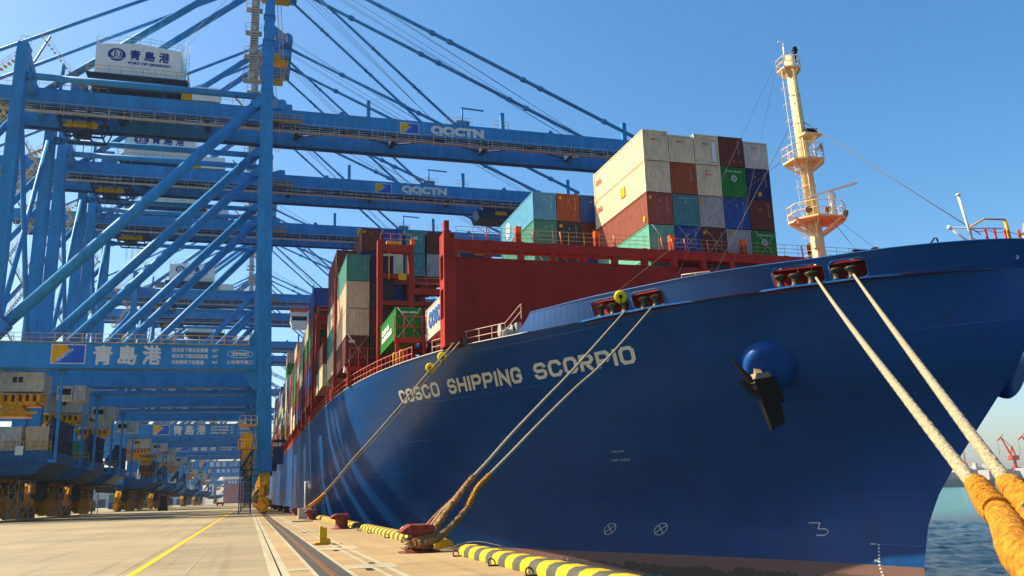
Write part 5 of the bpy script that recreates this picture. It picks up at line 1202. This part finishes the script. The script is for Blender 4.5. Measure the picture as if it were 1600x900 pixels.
    poly(mb, [(-.1, .62), (.28, .55), (.42, .2), (.3, -.28), (.12, -.38), (.22, .05)], fn); poly(mb, [(-.2, .42), (-.05, .3), (.06, .0), (.02, -.38), (-.15, -.45), (-.05, -.1)], fn)
    poly(mb, [(-1.1, -.5), (0, -.56), (1.1, -.42), (1.06, -.5), (0, -.66), (-1.02, -.6)], fn)
    P(mb, 'emblem', [WHITE], hs)
    mb = MB()
    for i, ch in enumerate('青島港'): put_cjk(mb, ch, 1.35, 1.5, front(-18.6+1.95*i, f0-.01, 63.62), .05)
    put_text(mb, 'PORT OF QINGDAO', 5.7, .5, front(-18.8, f0-.01, 62.82), .06); P(mb, 'lettering', [LETN], hs)
    mb = MB(); mb.box(-10.0, -6.2, 6.2, 9.0, 58.5, 60.6); P(mb, 'electrical_house', [WHITE]); mb = MB(); mb.rail([(-10.8, 6.3, 58.5), (-1.2, 6.3, 58.5)], 1.1, 1.5, .035); mb.box(-11.5, -9.9, 6.4, 9.0, 58.45, 59.9); mb.beam((-4.8, 6.4, 60.3), (-3.0, 6.4, 58.4), .5, .15); mb.rail([(-44, 6.3, 58.4), (-26, 6.3, 58.4)], 1.1, 2, .03); P(mb, 'girder_top_railing', [YEL])
    # landside top gear above the leg
    mb = MB(); mb.beam((XL+.2, 5.0, 61.4), (XL+1.6, 6.4, 66.2), .25, .25); P(mb, 'stay_bracket', [BLUE])
    for yy in (6.4, 14): mb = MB(); mb.beam((XL+3.5, yy, 58.3), (XL+3.7, yy, 62.0), .4, .3); P(mb, 'stay_bracket', [BLUE])
    mb = MB(); mb.rail([(XL-.5, .3, 61.6), (XL+.8, .3, 61.6)], 1.2, .7, .03); P(mb, 'railing', [BLUE])
    mb = MB(); mb.box(XL+4.5, XL+6.4, 8, 10, 58.4, 61.0); P(mb, 'winch_box', [BLUE])
    mb = MB()
    for i in range(14): t = i/13; x = XL+.9+5.4*t; z = 65.5-7.0*t; mb.box(x-.12, x+.12, 5.2, 5.8, z-.03, z+.0)
    mb.rail([(XL+.9, 5.2, 65.5), (XL+6.3, 5.2, 58.5)], .9, 1.2, .02)
    for i in range(10): t = i/9; x = XL-.8-4.0*t; z = 61.0-4.0*t; mb.box(x-.2, x+.2, 2.2, 3.0, z-.05, z+.02)
    mb.rail([(XL-.8, 2.2, 61.0), (XL-4.8, 2.2, 57.0)], 1.0, .9, .03)
    mb.rail([(XL+4.0, 6.2, 58.4), (XL+9.5, 6.2, 58.4)], 1.1, 1.1, .03); mb.box(XL+5.0, XL+8.2, 6.0, 6.6, 59.4, 59.55)
    P(mb, 'gantry_stairs', [YEL])
    # mast head with sheaves and platforms
    AF = Vector((1.2, 7.0, 83.6)); AR = Vector((.6, 14.5, 83.9))
    mb = MB(); mb.box(-1.0, 4.6, 5.6, 15.6, 81.0, 82.3); mb.hexa([(.3, 5.8, 82.3), (1.4, 5.8, 82.3), (1.4, 15.2, 82.3), (.3, 15.2, 82.3), (1.0, 5.8, 87.5), (4.8, 5.8, 84.6), (4.8, 15.2, 84.6), (1.0, 15.2, 87.5)])
    for y in (6.5, 8.2, 9.9, 11.6, 13.3, 14.8): mb.lathe((3.9, y, 85.4), [(.9, 0), (.9, .1), (.7, .15), (.7, .3), (.9, .35), (.9, .45)], 14, axis=(0, 1, 0))
    mh = P(mb, 'mast_head', [BLUE])
    mb = MB(); 
    for z, xr in ((79.2, 4.0), (75.5, 3.2)): mb.box(-.8, xr, 3.6, 6.4, z-.12, z); mb.rail([(-.8, 3.6, z), (xr, 3.6, z), (xr, 6.4, z)], 1.2, 1.1, .035)
    mb.box(1.6, 2.6, 4, 5.2, 79.4, 80.6); mb.beam((1.4, 4.9, 80.9), (4.2, 4.6, 77), .1, .1); mb.beam((1.5, 5.0, 74.6), (2.4, 5.0, 62), .1, .1); mb.beam((2.0, 5.0, 74.6), (2.9, 5.0, 62), .1, .1); mb.rail([(1.3, 3.8, 68), (3.0, 3.8, 68)], 1.1, .8, .035)
    P(mb, 'mast_platform', [YEL], mh)
    mb = MB()
    for k in range(6):
        z = 59.5+4.2*k; yy = 6*(z-57.8)/28.7
        mb.box(-2.9, -.6, yy-.7, yy+.7, z-.08, z); mb.box(-2.0, -1.4, yy-.9, yy-.82, z+.1, z+.9)
        mb.rail([(-.7, yy-.8, z), (-2.9, yy-.8, z), (-2.9, yy+.7, z)], 1.15, .8, .035)
    P(mb, 'mast_stair_landings', [GALV])
    mb = MB()
    for k in range(5):
        z = 59.5+4.2*k; yy = 6*(z-57.8)/28.7-.2
        for i in range(10): zz = z+.4*i; mb.box(-2.1, -1.1, yy-.3, yy+.3, zz, zz+.16)
        mb.box(-2.16, -2.08, yy-.3, yy+.3, z, z+4.2); mb.box(-1.12, -1.04, yy-.3, yy+.3, z, z+4.2)
    P(mb, 'mast_ladder', [GALV])
    # stays
    for A_, y, zt in ((AF, 7.0, 58.6), (AR, 14.5, 58.3)):
        mb = MB(); e = Vector((29.2, y, zt)); mb.tube(A_, e, .22, 8)
        for t in (.3, .55, .78): c = A_.lerp(e, t); d = (e-A_).normalized(); mb.lathe(c, [(.22, -.8), (.36, -.6), (.22, -.4), (.22, .4), (.36, .6), (.22, .8)], 8, axis=d)
        P(mb, 'inner_forestay', [BLUE])
        mb = MB(); e = Vector((60.5, y, zt+.4)); s = A_+Vector((1.2, 0, .6)); mb.tube(s, e, .30, 8)
        for t in (.2, .4, .45, .66, .71, .9): c = s.lerp(e, t); d = (e-s).normalized(); mb.lathe(c, [(.3, -.6), (.46, -.4), (.46, .2), (.3, .5)], 8, axis=d)
        P(mb, 'outer_forestay', [BLUE])
        mb = MB(); mb.tube(A_+Vector((-.8, 0, .5)), (-45.2, y, 58.2), .26, 8); P(mb, 'thin_backstay', [BLUE])
        mb = MB(); mb.tube(A_+Vector((-.8, 0, -.3)), (-29.3, y, 58.2), .52, 14); P(mb, 'thick_backstay', [BLUE])
    mb = MB()
    for i in range(5): y = (8.4, 8.8, 11.0, 12.6, 13.1)[i]; mb.tube((3.9, y, 86.2-.15*i), (52+.6*i, y, 58.6), .035, 4)
    for i in range(3): mb.tube((3.0, 9+i*1.5, 83.0), (27.5+i, 9+i*1.2, 58.3), .03, 4)
    for i in range(2): mb.tube((-.6, 9+2*i, 84.0), (-13.5, 8+2*i, 66.1), .03, 4)
    P(mb, 'boom_hoist_ropes', [CABLE])
    # boom top details
    for a_x, b_x, z0, z1 in ((15.3, 15.8, 58.3, 61.2), (36.6, 37.2, 58.3, 61.2), (57.7, 58.4, 58.5, 61.5)): mb = MB(); mb.box(a_x, b_x, 6.6, 7.3, z0, z1); P(mb, 'boom_post', [BLUE])
    mb = MB(); mb.tube((30.3, 6.8, 58.3), (30.3, 6.8, 61.6), .16, 8); mb.beam((30.1, 6.8, 61.45), (33.8, 6.8, 61.3), .22, .2); mb.box(29.3, 31.4, 6.5, 7.3, 58.3, 59.2)
    P(mb, 'boom_jib', [BLUE])
    mb = MB(); mb.rail([(27.6, 6.45, 58.4), (31.8, 6.45, 58.4)], 1.2, 1.1, .035); P(mb, 'boom_railing', [YEL]); mb = MB(); mb.rail([(35.4, 6.45, 58.4), (37.8, 6.45, 58.4)], 1.2, 1.1, .035); P(mb, 'boom_railing', [YEL]); mb = MB(); mb.rail([(.3, 6.0, 56.4), (5.6, 6.0, 56.4)], 1.0, 1.1, .04); mb.box(.3, 5.6, 5.6, 6.3, 56.2, 56.35); P(mb, 'boom_railing', [YEL])
    # zigzag stairs beside the rear land leg and up the front one
    mb = MB(); m2 = MB()
    for y, zr in ((W+1.4, range(0, 7)), (1.9, range(3, 7))):
        for k in zr:
            z = 23.0+4.8*k; xa, xb = (XL-4.4, XL-1.6) if k % 2 else (XL-1.6, XL-4.4)
            for i in range(12): t = i/12; x = xa+(xb-xa)*t; m2.box(x-.13, x+.13, y-.4, y+.4, z+4.8*t, z+4.8*t+.05)
            for s in (-.42, .42): m2.beam((xa, y+s, z), (xb, y+s, z+4.8), .05, .14)
            m2.box(min(xb, xb+(xb-xa)*.25), max(xb, xb+(xb-xa)*.25), y-.8, y+.8, z+4.72, z+4.82)
            mb.rail([(xa, y-.42, z+.1), (xb, y-.42, z+4.9)], 1.0, 1.2, .03); mb.rail([(xb, y-.8, z+4.82), (xb+(xb-xa)*.28, y-.8, z+4.82), (xb+(xb-xa)*.28, y+.8, z+4.82)], 1.1, .7, .03)
    P(mb, 'stair_railing', [YEL]); P(m2, 'stair_flights', [GALV])
    # cable reels and gearboxes clutter the feet
    for x in (1.85, XL-.3):
        for y in (0, W):
            mb = MB()
            for s in (-3.6, -2.4, -1.2, 1.2, 2.4, 3.6): mb.box(x-.9, x-.66, y+s-.28, y+s+.28, 1.2+.1*abs(s), 2.0+.1*abs(s)); mb.lathe((x-.92, y+s, 2.9), [(.22, 0), (.22, .25)], 8, axis=(1, 0, 0)); mb.box(x+.66, x+.95, y+s-.2, y+s+.34, .9, 1.6)
            P(mb, 'drive_gearboxes', [STEEL])
    # foot: sill beams, bogies, stair tower
    for x, lab in ((1.85, 's'), (XL-.3, 'l')):
        mb = MB(); mb.box(x-.75, x+.75, -.9, W+.9, 5.15, 6.6) if lab == 'l' else mb.box(x-.5, x+.5, 1, W-1, 17.2, 18.6); P(mb, 'sill_beam', [BLUED if lab == 'l' else BLUE])
        for y in (0, W):
            mb = MB(); mb.hexa([(x-.65, y-3.2, 3.6), (x+.65, y-3.2, 3.6), (x+.65, y+3.2, 3.6), (x-.65, y+3.2, 3.6), (x-.65, y-1.2, 5.1), (x+.65, y-1.2, 5.1), (x+.65, y+1.2, 5.1), (x-.65, y+1.2, 5.1)])
            for s in (-1, 1):
                c = y+s*2.4; mb.hexa([(x-.55, c-2.0, 2.2), (x+.55, c-2.0, 2.2), (x+.55, c+2.0, 2.2), (x-.55, c+2.0, 2.2), (x-.55, c-.7, 3.5), (x+.55, c-.7, 3.5), (x+.55, c+.7, 3.5), (x-.55, c+.7, 3.5)])
                for q in (-1, 1):
                    d = c+q*1.15; mb.box(x-.5, x+.5, d-.95, d+.95, .75, 2.1); mb.box(x-.75, x-.5, d-.5, d+.3, 1.0, 1.9); mb.box(x+.5, x+.85, d-.3, d+.5, 1.1, 1.8)
            mb.box(x-.5, x+.5, y-5.1, y-4.7, .3, 1.4); mb.lathe((x, y-5.6, .95), [(.28, 0), (.28, .5)], 12, axis=(0, 1, 0)); mb.box(x-.62, x-.1, y-4.9, y-3.2, 2.3, 3.5); mb.box(x+.0, x+.6, y-3.6, y-3.3, 2.6, 4.6)
            bg_ = P(mb, 'bogie', [ORG])
            mb = MB()
            for s in range(8): mb.lathe((x-.16, y-4.03+s*1.15, .42), [(.34, 0), (.36, .06), (.32, .08), (.32, .26), (.36, .28), (.34, .34)], 14, axis=(1, 0, 0))
            P(mb, 'wheels', [STEEL], bg_)
    mb = MB()   # stair tower on the sea leg foot
    for zc in (11.0, 8.0): mb.box(-1.5, .75, -2.2, .9, zc, zc+.15); mb.rail([(.7, -2.2, zc+.1), (-1.5, -2.2, zc+.1), (-1.5, .9, zc+.1)], 1.1, .8, .04)
    m2 = MB(); m2.rail([(2.75, -1.2, 9.3), (4.4, -1.2, 9.3), (4.4, 3, 9.3)], 1.1, .8, .04); P(m2, 'railing', [YEL])
    mb.box(-1.2, .2, -1.6, .4, 8.2, 10.0); mb.box(-.9, -.1, -1.3, -.3, 5.6, 7.4); P(mb, 'leg_foot_platform', [YEL])
    mb = MB(); mb.box(2.75, 4.4, -1.2, 3, 9.1, 9.25); mb.box(2.8, 4.1, -.8, 2, 6.2, 8.4)
    for x in (-1.15, .25): mb.box(x-.07, x+.07, -2.0, -1.85, .02, 8.0); mb.box(x-.07, x+.07, -.9, -.75, .02, 8.0)
    for k in range(3):
        z = .2+1.9*k
        for i in range(8): mb.box(-1.0, .1, -1.9+.12*i, -1.8+.12*i, z+.24*i, z+.24*i+.04)
    mb.box(-1.3, .9, -2.1, -.6, 5.35, 5.5); mb.beam((-.9, -1.5, 5.5), (.2, -1.5, 8), .08, .08); mb.beam((-1.1, -1.9, 5.5), (.3, -1.9, 7.9), .06, .3); P(mb, 'stair_tower', [BLUED])
    # transfer platform between the land legs, with its pylons, cabins and the second trolley
    mb = MB(); mb.box(-39, -23.6, 2.0, 17.0, 6.9, 8.4); mb.hexa([(-39, 2.4, 5.6), (-25.5, 2.4, 5.6), (-25.5, 16.6, 5.6), (-39, 16.6, 5.6), (-39, 2.1, 6.89), (-23.7, 2.1, 6.89), (-23.7, 16.9, 6.89), (-39, 16.9, 6.89)]); tp = P(mb, 'transfer_platform', [paint('platform_grimy_blue', (.010, .10, .25), .55, .35, .25)])
    mb = MB(); mb.rail([(-39, 2.1, 8.4), (-23.7, 2.1, 8.4)], 1.15, 1.0, .045); P(mb, 'railing', [YEL], tp)
    mb = MB()
    for i in range(9): y = 2.6+1.7*i; mb.box(-24.0, -23.75, y-.1, y+.1, 8.4, 12.3); mb.beam((-24.0, y, 12.2), (-26.0, y+.2, 9.0), .18, .2)
    mb.box(-24.05, -23.7, 2.3, 16.8, 10.1, 10.35); mb.box(-24.05, -23.7, 2.3, 16.8, 12.3, 12.5)
    P(mb, 'platform_side_frame', [BLUED], tp)
    mb = MB(); mb.box(-26.2, -25.7, 2.5, 2.9, 8.42, 9.6); poly(mb, [(0, 0), (.9, 0), (.9, 1.1), (0, 1.1)], front(-27.6, 1.98, 7.9)); P(mb, 'notice_board', [WHITE], tp)
    for x, y in ((-22.9, 1.0), (-22.9, W-1)):
        mb = MB(); mb.beam((x, y, 6.9), (x, y, 17.4), .32, .32); mb.hexa([(x-.16, y-.16, 17.2), (x+.16, y-.16, 17.2), (x+.16, y+.16, 17.2), (x-.16, y+.16, 17.2), (x-.55, y-.2, 18.2), (x+.55, y-.2, 18.2), (x+.55, y+.2, 18.2), (x-.55, y+.2, 18.2)]); mb.box(-23.7, -22.75, y-.2, y+.2, 6.9, 7.3); P(mb, 'platform_hanger', [BLUE])
    mb = MB(); mb.box(-31.5, -25.0, 1.5, 6.5, 15.8, 18.0); mb.box(-31.5, -25.0, 1.3, 1.499, 15.6, 15.8); cb = P(mb, 'white_cabin', [paint('cabin_dirty_white', (.46, .44, .38), .6, .35, .2, 1.0)])
    mb = MB(); mb.box(-28.5, -28.0, 1.47, 1.49, 16.7, 17.4); mb.box(-27.85, -27.35, 1.47, 1.49, 16.7, 17.4); P(mb, 'cabin_window', [GLASS], cb)
    mb = MB()
    for i in range(7): mb.box(-30.6+.8*i, -30.2+.8*i, 2.0, 6.0, 14.4, 15.4)
    mb.box(-31, -25.8, 2.2, 5.8, 14.0, 14.5); mb.hexa([(-30.2, 2, 12.6), (-26.6, 2, 12.6), (-26.6, 5, 12.6), (-30.2, 5, 12.6), (-29.4, 2.4, 14), (-27.4, 2.4, 14), (-27.4, 5, 14), (-29.4, 5, 14)]); mb.box(-31.5, -25.6, 1.9, 2.2, 12.9, 13.2); P(mb, 'spreader', [ORG])
    mb = MB(); mb.box(-24.8, -22.9, 8.5, 11.5, 15.4, 17.2); mb.box(-22.85, -21.4, 8.8, 12.5, 15.2, 17.3); c2 = P(mb, 'second_cabin', [paint('cabin_dirty_white', (.46, .44, .38), .6, .35, .2, 1.0)])
    mb = MB(); mb.box(-24.6, -23.1, 8.46, 8.49, 16.0, 16.8); P(mb, 'cabin_window', [GLASS], c2)
    mb = MB(); mb.box(XL-1.2, XL+1.2, 1, W-1, 2.4, 5.1); mb.box(XL-6, XL-1.2, 1, 3, 4.8, 6.8); mb.box(XL-6, XL-1.2, W-3, W-1, 4.8, 6.8)
    for y in (3.5, 10, 15.5): mb.box(XL+1.21, XL+1.5, y-1.2, y+1.2, 2.8, 4.7)
    mb.box(XL+1.3, XL+5, 2.5, 16.5, 5.2, 5.6)
    m2 = MB()
    for i in range(10): y = 3.9+1.22*i; h = 4.7 if i % 3 else 3.9; m2.box(XL+.2, XL+1.15, y-.5, y+.5, .6, h); m2.box(XL+1.16, XL+1.4, y-.3, y+.25, 1.0, h-.7); m2.lathe((XL+1.2, y, h+.3), [(.3, 0), (.3, .4)], 10, axis=(1, 0, 0))
    m2.box(XL+.3, XL+1.1, 4, 15, .35, .6); P(m2, 'hydraulic_units', [ORG])
    P(mb, 'equipment_bank', [paint('dark_machinery', (.03, .035, .04), .6, .4, .3, 1.5)])
    for y in (6.6, 13.0):
        mb = MB()
        for x in (XL+1.9, XL+3.0): mb.box(x-.06, x+.06, y-.06, y+.06, .05, 5.2)
        for k in range(3): mb.beam((XL+1.9, y, .3+1.6*k), (XL+3.0, y, 1.9+1.6*k), .05, .12); mb.box(XL+1.9, XL+3.0, y-.05, y+.05, 1.85+1.6*k, 1.95+1.6*k)
        P(mb, 'access_ladder', [GALV])
CR = empty('quay_crane', OX, 'nearest blue quay crane, its signed white machinery house highest in the picture', 'crane', 'ship to shore cranes along the quay')
crane_parts(CR); CR.location = (1.7, 120, 0)
tbl = child_table()
CY = [148, 177, 245, 272, 324, 358, 470, 570, 620, 900]
CLAB = ['second blue quay crane, directly behind the nearest one', 'third blue quay crane, its portal beam just under the second one', 'fourth blue quay crane, first beyond the gap, its whole portal lettering in view', 'fifth blue quay crane, close behind the fourth one', 'sixth blue quay crane, after the second gap', 'seventh blue quay crane, close behind the sixth one', 'eighth blue quay crane, far down the quay', 'ninth blue quay crane, hazy in the distance', 'tenth blue quay crane, hazy and small behind the ninth one', 'last and smallest blue quay crane at the vanishing point']
CRS = [CR]
for y, l in zip(CY, CLAB):
    c = copy_tree(CR, tbl); c.location = (1.7, y, 0); c['label'] = l; CRS.append(c)
for o_ in child_table().get(CRS[1], []):       # the second crane carries its house a little further back
    if o_.name.startswith(('machinery_house', 'house_platform')): o_.location.y += 3.4; o_.location.z -= .2
def ship_trolley(root, x):
    mb = MB(); mb.box(x-3.0, x+3.0, 7.8, 13.6, 54.4, 55.2); mb.hexa([(x-3.6, 8, 53.0), (x+2.4, 8, 53.0), (x+2.4, 13.2, 53.0), (x-3.6, 13.2, 53.0), (x-4.3, 8, 54.6), (x+4.6, 8, 54.6), (x+4.6, 13.2, 54.6), (x-4.3, 13.2, 54.6)])
    t = mb.build('ship_trolley', [BLUED], root, OX); mb = MB(); mb.box(x-.6, x+1.6, 7.5, 7.79, 53.6, 54.3); mb.build('trolley_gear', [YEL], t, OX); mb = MB()
    for i in range(8): mb.tube((x+1+.35*i, 9 if i % 2 else 12, 53), (x+1+.35*i, 9 if i % 2 else 12, 30), .028, 4)
    mb.build('hoist_ropes', [CABLE], t, OX)
ship_trolley(CRS[1], 44.0); ship_trolley(CRS[2], 47)
def op_cab(root, x, z):
    mb = MB(); mb.hexa([(x-2.0, 7.2, z), (x+2.4, 7.2, z-.2), (x+2.4, 10.4, z-.2), (x-2.0, 10.4, z), (x-2.6, 6.8, z+1.9), (x+2.4, 6.8, z+1.9), (x+2.4, 10.4, z+1.9), (x-2.6, 10.4, z+1.9)]); mb.box(x-2.5, x+2.4, 6.85, 10.4, z+3.2, z+4.4); mb.box(x-2.5, x-2.1, 6.9, 10.3, z+1.9, z+3.2); mb.box(x+2.0, x+2.4, 6.9, 10.3, z+1.9, z+3.2)
    cb = mb.build('operator_cabin', [WHITE], root, OX); mb = MB(); mb.box(x-2.6, x+2.41, 6.6, 10.45, z+4.4, z+5.2); mb.build('cabin_roof', [ORANGE], cb, OX); mb = MB(); mb.box(x-2.09, x+1.99, 7.0, 7.1, z+1.9, z+3.2); mb.build('cabin_window', [GLASS], cb, OX); mb = MB(); mb.rail([(x-2.6, 6.6, z+5.2), (x+2.4, 6.6, z+5.2)], 1.0, .8, .04); mb.build('railing', [GALV], cb, OX)
op_cab(CRS[3], 12.0, 49.0)

# containers resting on the transfer platforms
for i, (x, y, c, l) in enumerate(((-29.6, 122.3, 'white', 'pale refrigerated container on the nearest crane platform, the left one'), (-26.6, 122.3, 'beige', 'pale ribbed container on the nearest crane platform, the right one'), (-27.0, 150.3, 'teal', 'green container on the second crane platform'), (-27.0, 247.3, 'brown', 'brown container on the fourth crane platform'))):
    container(x, y, 8.45, c, label=l, group='containers on the crane platforms')
mb = MB(); mb.lathe((0, -.05, 1.3), [(.4, 0), (.4, .04), (.1, .05)], 14, axis=(0, -1, 0)); mb.box(-.9, .9, -.04, -.01, .3, 2.0)
for o_ in list(C.objects):
    if str(o_.get('label', '')).startswith('pale refrigerated container on the nearest'): ff = mb.build('cooling_unit', [GALV], o_)

# ------------------------------------------------------------ things on the far apron
r = empty('sign_board', (-19.0, 225, 0), 'small black warning board standing on the apron between the far bogies', 'sign'); mb = MB(); mb.hexa([(-1.1, -.5, .01), (1.1, -.5, .01), (1.1, .5, .01), (-1.1, .5, .01), (-.6, -.15, 3.4), (.6, -.15, 3.4), (.6, .15, 3.4), (-.6, .15, 3.4)]); mb.build('board', [BLACK], r)
VW = paint('vehicle_white', (.6, .6, .58), .4, .05); TYR = BLACK
def carrier(x, y, label, body):
    r = empty('guided_carrier', (x, y, 0), label, 'vehicle', 'flat container carriers on the apron')
    mb = MB(); mb.box(-1.4, 1.4, -7, 7, 1.0, 1.6); mb.box(-1.3, 1.3, -7.4, -7.0, .7, 1.5); mb.box(-1.3, 1.3, 7.0, 7.4, .7, 1.5); mb.build('chassis', [body], r)
    for sx in (-1.15, 1.15):
        for yy in (-4.6, -3.2, 3.2, 4.6): mb = MB(); mb.lathe((sx-.2, yy, .6), [(.3, 0), (.58, .03), (.6, .2), (.58, .37), (.3, .4)], 16, axis=(1, 0, 0)); mb.build('wheel', [TYR], r)
carrier(-12, 420, 'low red flat container carrier far down the apron, nearer the left bogies', RED); carrier(-3.5, 470, 'low grey container carrier far down the apron near the vanishing point', GALV)
# container stacks in the yard, seen between and behind the bogies
rnd = random.Random(11)
for i in range(15):
    x = -44-rnd.uniform(0, 5)-(i % 3)*9; y = 235+i*17
    for k in range(rnd.choice([1, 2, 2, 3])):
        c = rnd.choice(['brown', 'dark', 'grey', 'blue', 'teal', 'rust']); container(x, y, .02+3*k, c, label=f'{CN[c]} yard container beyond the left bogies, pile {FARW[i]}, tier {FARW[k]}', group='containers in the yard')
PINK = paint('far_wall_pink', (.35, .13, .13), .7, .2)
mb = MB()
for i in range(9): mb.box(-26+3.9*i, -22.2+3.9*i, 1010, 1022, 0, 25)
r = empty('far_stack_wall', (-9, 1010, 0), 'long dull red wall of stacked containers closing the end of the quay', 'container stack'); mb.build('stack_face', [PINK], r, (-9, 1010, 0)); mb = MB(); mb.box(-27, 14, 1009, 1023, 25, 29); mb.build('stack_top', [WHITE], r, (-9, 1010, 0))
SHED = paint('shed_pale', (.50, .50, .48), .6, .05)
for i, (x, y, w_, h_, l) in enumerate(((-150, 520, 60, 16, 'pale long shed behind the yard, the nearest one at the left'), (-120, 700, 50, 20, 'pale long shed behind the yard, the middle one'), (-70, 900, 40, 24, 'pale long shed behind the yard, the farthest one'), (-330, 640, 120, 22, 'wide pale warehouse at the far left of the yard'))):
    r = empty('warehouse', (x, y, 0), l, 'warehouse', 'warehouses behind the yard'); mb = MB(); mb.box(-w_/2, w_/2, 0, 40, 0, h_); mb.build('wall', [SHED], r)
    mb = MB(); mb.prism([(-w_/2-1, h_), (w_/2+1, h_), (0, h_+4)], -.5, 40.5, 'y'); mb.build('roof', [GALV], r)
    for k in range(5): mb = MB(); xx = -w_/2+w_*(k+.5)/5; mb.box(xx-2.5, xx+2.5, -.1, -.02, 0, 6); mb.build('door', [BLUED], r)

# ------------------------------------------------------------ across the water
DOCK = paint('far_quay_stone', (.30, .26, .20), .8, 0, .3)
mb = MB(); mb.box(520, 1600, 760, 1400, -8, 1.5)
o = mb.build('far_quay_ground', [DOCK]); o.rotation_euler = (0, 0, 0); tag(o, kind='structure')
CRED = paint('far_crane_red', (.60, .085, .03), .55, .05)
def jib_crane(x, y, label, rz=0.):
    r = empty('slewing_crane', (x, y, 1.5), label, 'crane', 'red harbour cranes across the water'); r.rotation_euler = (0, 0, rz)
    mb = MB()
    for sx in (-5, 5):
        for sy in (-5, 5): mb.beam((sx, sy, 0), (sx*.45, sy*.45, 11), 1.5, 1.5)
    mb.box(-5.6, 5.6, -5.6, -4.4, .2, 2.4); mb.box(-5.6, 5.6, 4.4, 5.6, .2, 2.4); mb.box(-3.2, 3.2, -3.2, 3.2, 10, 12.5); mb.build('portal', [CRED], r)
    mb = MB(); mb.lathe((0, 0, 12.5), [(2.0, 0), (1.5, 8)], 12); mb.box(-6.5, 4, -3, 3, 20.5, 25.5); mb.build('turret', [CRED], r)
    mb = MB(); mb.beam((2, 0, 25), (-2, 0, 36), 1.4, 1.4); mb.beam((-5, 0, 25), (-2, 0, 36), 1.1, 1.1); mb.build('tower', [CRED], r)
    mb = MB(); mb.beam((-3, 0, 24), (-15, 0, 46), 1.8, 1.8, w2=1.0, h2=1.0); mb.beam((-2, 0, 35), (-13.5, 0, 45), .5, .5); mb.beam((-15, 0, 46), (-20, 0, 42.5), 1.0, 1.4); mb.beam((-15, 0, 46), (-12, 0, 49), .9, .9); mb.build('jib', [CRED], r)
    mb = MB(); mb.tube((-20, 0, 42), (-20, 0, 26), .25, 5); mb.build('hoist_rope', [CABLE], r)
jib_crane(808, 830, 'left one of the three red harbour cranes across the water', .3); jib_crane(826, 814, 'middle one of the three red harbour cranes across the water', .0); jib_crane(842, 799, 'right hand red harbour crane across the water, cut by the picture edge', -.1)
jib_crane(1010, 1085, 'faint small red harbour crane half hidden by the pale ropes', .8)
VES = paint('far_hull_dark', (.06, .05, .06), .5)
mb = MB(); mb.hexa([(640, 760, -5.5), (690, 716, -5.5), (700, 724, -5.5), (650, 770, -5.5), (636, 757, -1), (694, 708, -1), (706, 722, -1), (648, 774, -1)])
CITY = [paint('hazy_tower_grey', (.30, .31, .33), .7), paint('hazy_tower_warm', (.38, .34, .30), .7)]
rnd = random.Random(5)
for i in range(22):
    a = R(38.0+i*.62+rnd.uniform(-.2, .2)); d = rnd.uniform(2300, 2900); x, y = d*math.sin(a), d*math.cos(a); h = rnd.uniform(18, 48); w_ = rnd.uniform(16, 30)
    r = empty('tower_block', (x, y, -4), f'pale tower block in the hazy skyline, {FARW[i] if i < 20 else ["twenty first", "twenty second"][i-20]} from the left', 'building', 'tower blocks of the skyline across the water'); mb = MB(); mb.box(-w_/2, w_/2, -12, 12, 0, h); mb.box(-w_/5, w_/5, -6, 6, h, h+rnd.uniform(4, 12)); mb.build('tower', [CITY[i % 2]], r)
mb = MB(); mb.box(1200, 3600, 1500, 3600, -8, -3.5); o = mb.build('far_shore', [DOCK]); tag(o, kind='structure')
for i in range(7):
    a = R(41.5+i*.95); d = 1150+rnd.uniform(-30, 40); x, y = d*math.sin(a), d*math.cos(a)
    r = empty('harbour_shed', (x, y, 1.5), f'low dark harbour shed across the water, {FARW[i]} from the left', 'shed', 'low sheds across the water'); mb = MB(); mb.box(-16, 16, -8, 8, 0, rnd.uniform(6, 12)); mb.build('wall', [CITY[0]], r)

# ------------------------------------------------------------ haze
def haze():
    mb = MB(); mb.box(-900, 3000, -150, 3300, -12, 96); m = bpy.data.materials.new('haze_air'); m.use_nodes = True; t = m.node_tree
    t.nodes.remove(t.nodes['Principled BSDF']); v = t.nodes.new('ShaderNodeVolumePrincipled'); v.inputs['Color'].default_value = (.80, .88, .95, 1); v.inputs['Density'].default_value = HAZE; v.inputs['Anisotropy'].default_value = .3
    t.links.new(v.outputs[0], t.nodes['Material Output'].inputs['Volume']); o = mb.build('haze', [m]); tag(o, kind='stuff'); o['label'] = 'thin pale haze over the harbour'
HAZE = .00008
if HAZE: haze()
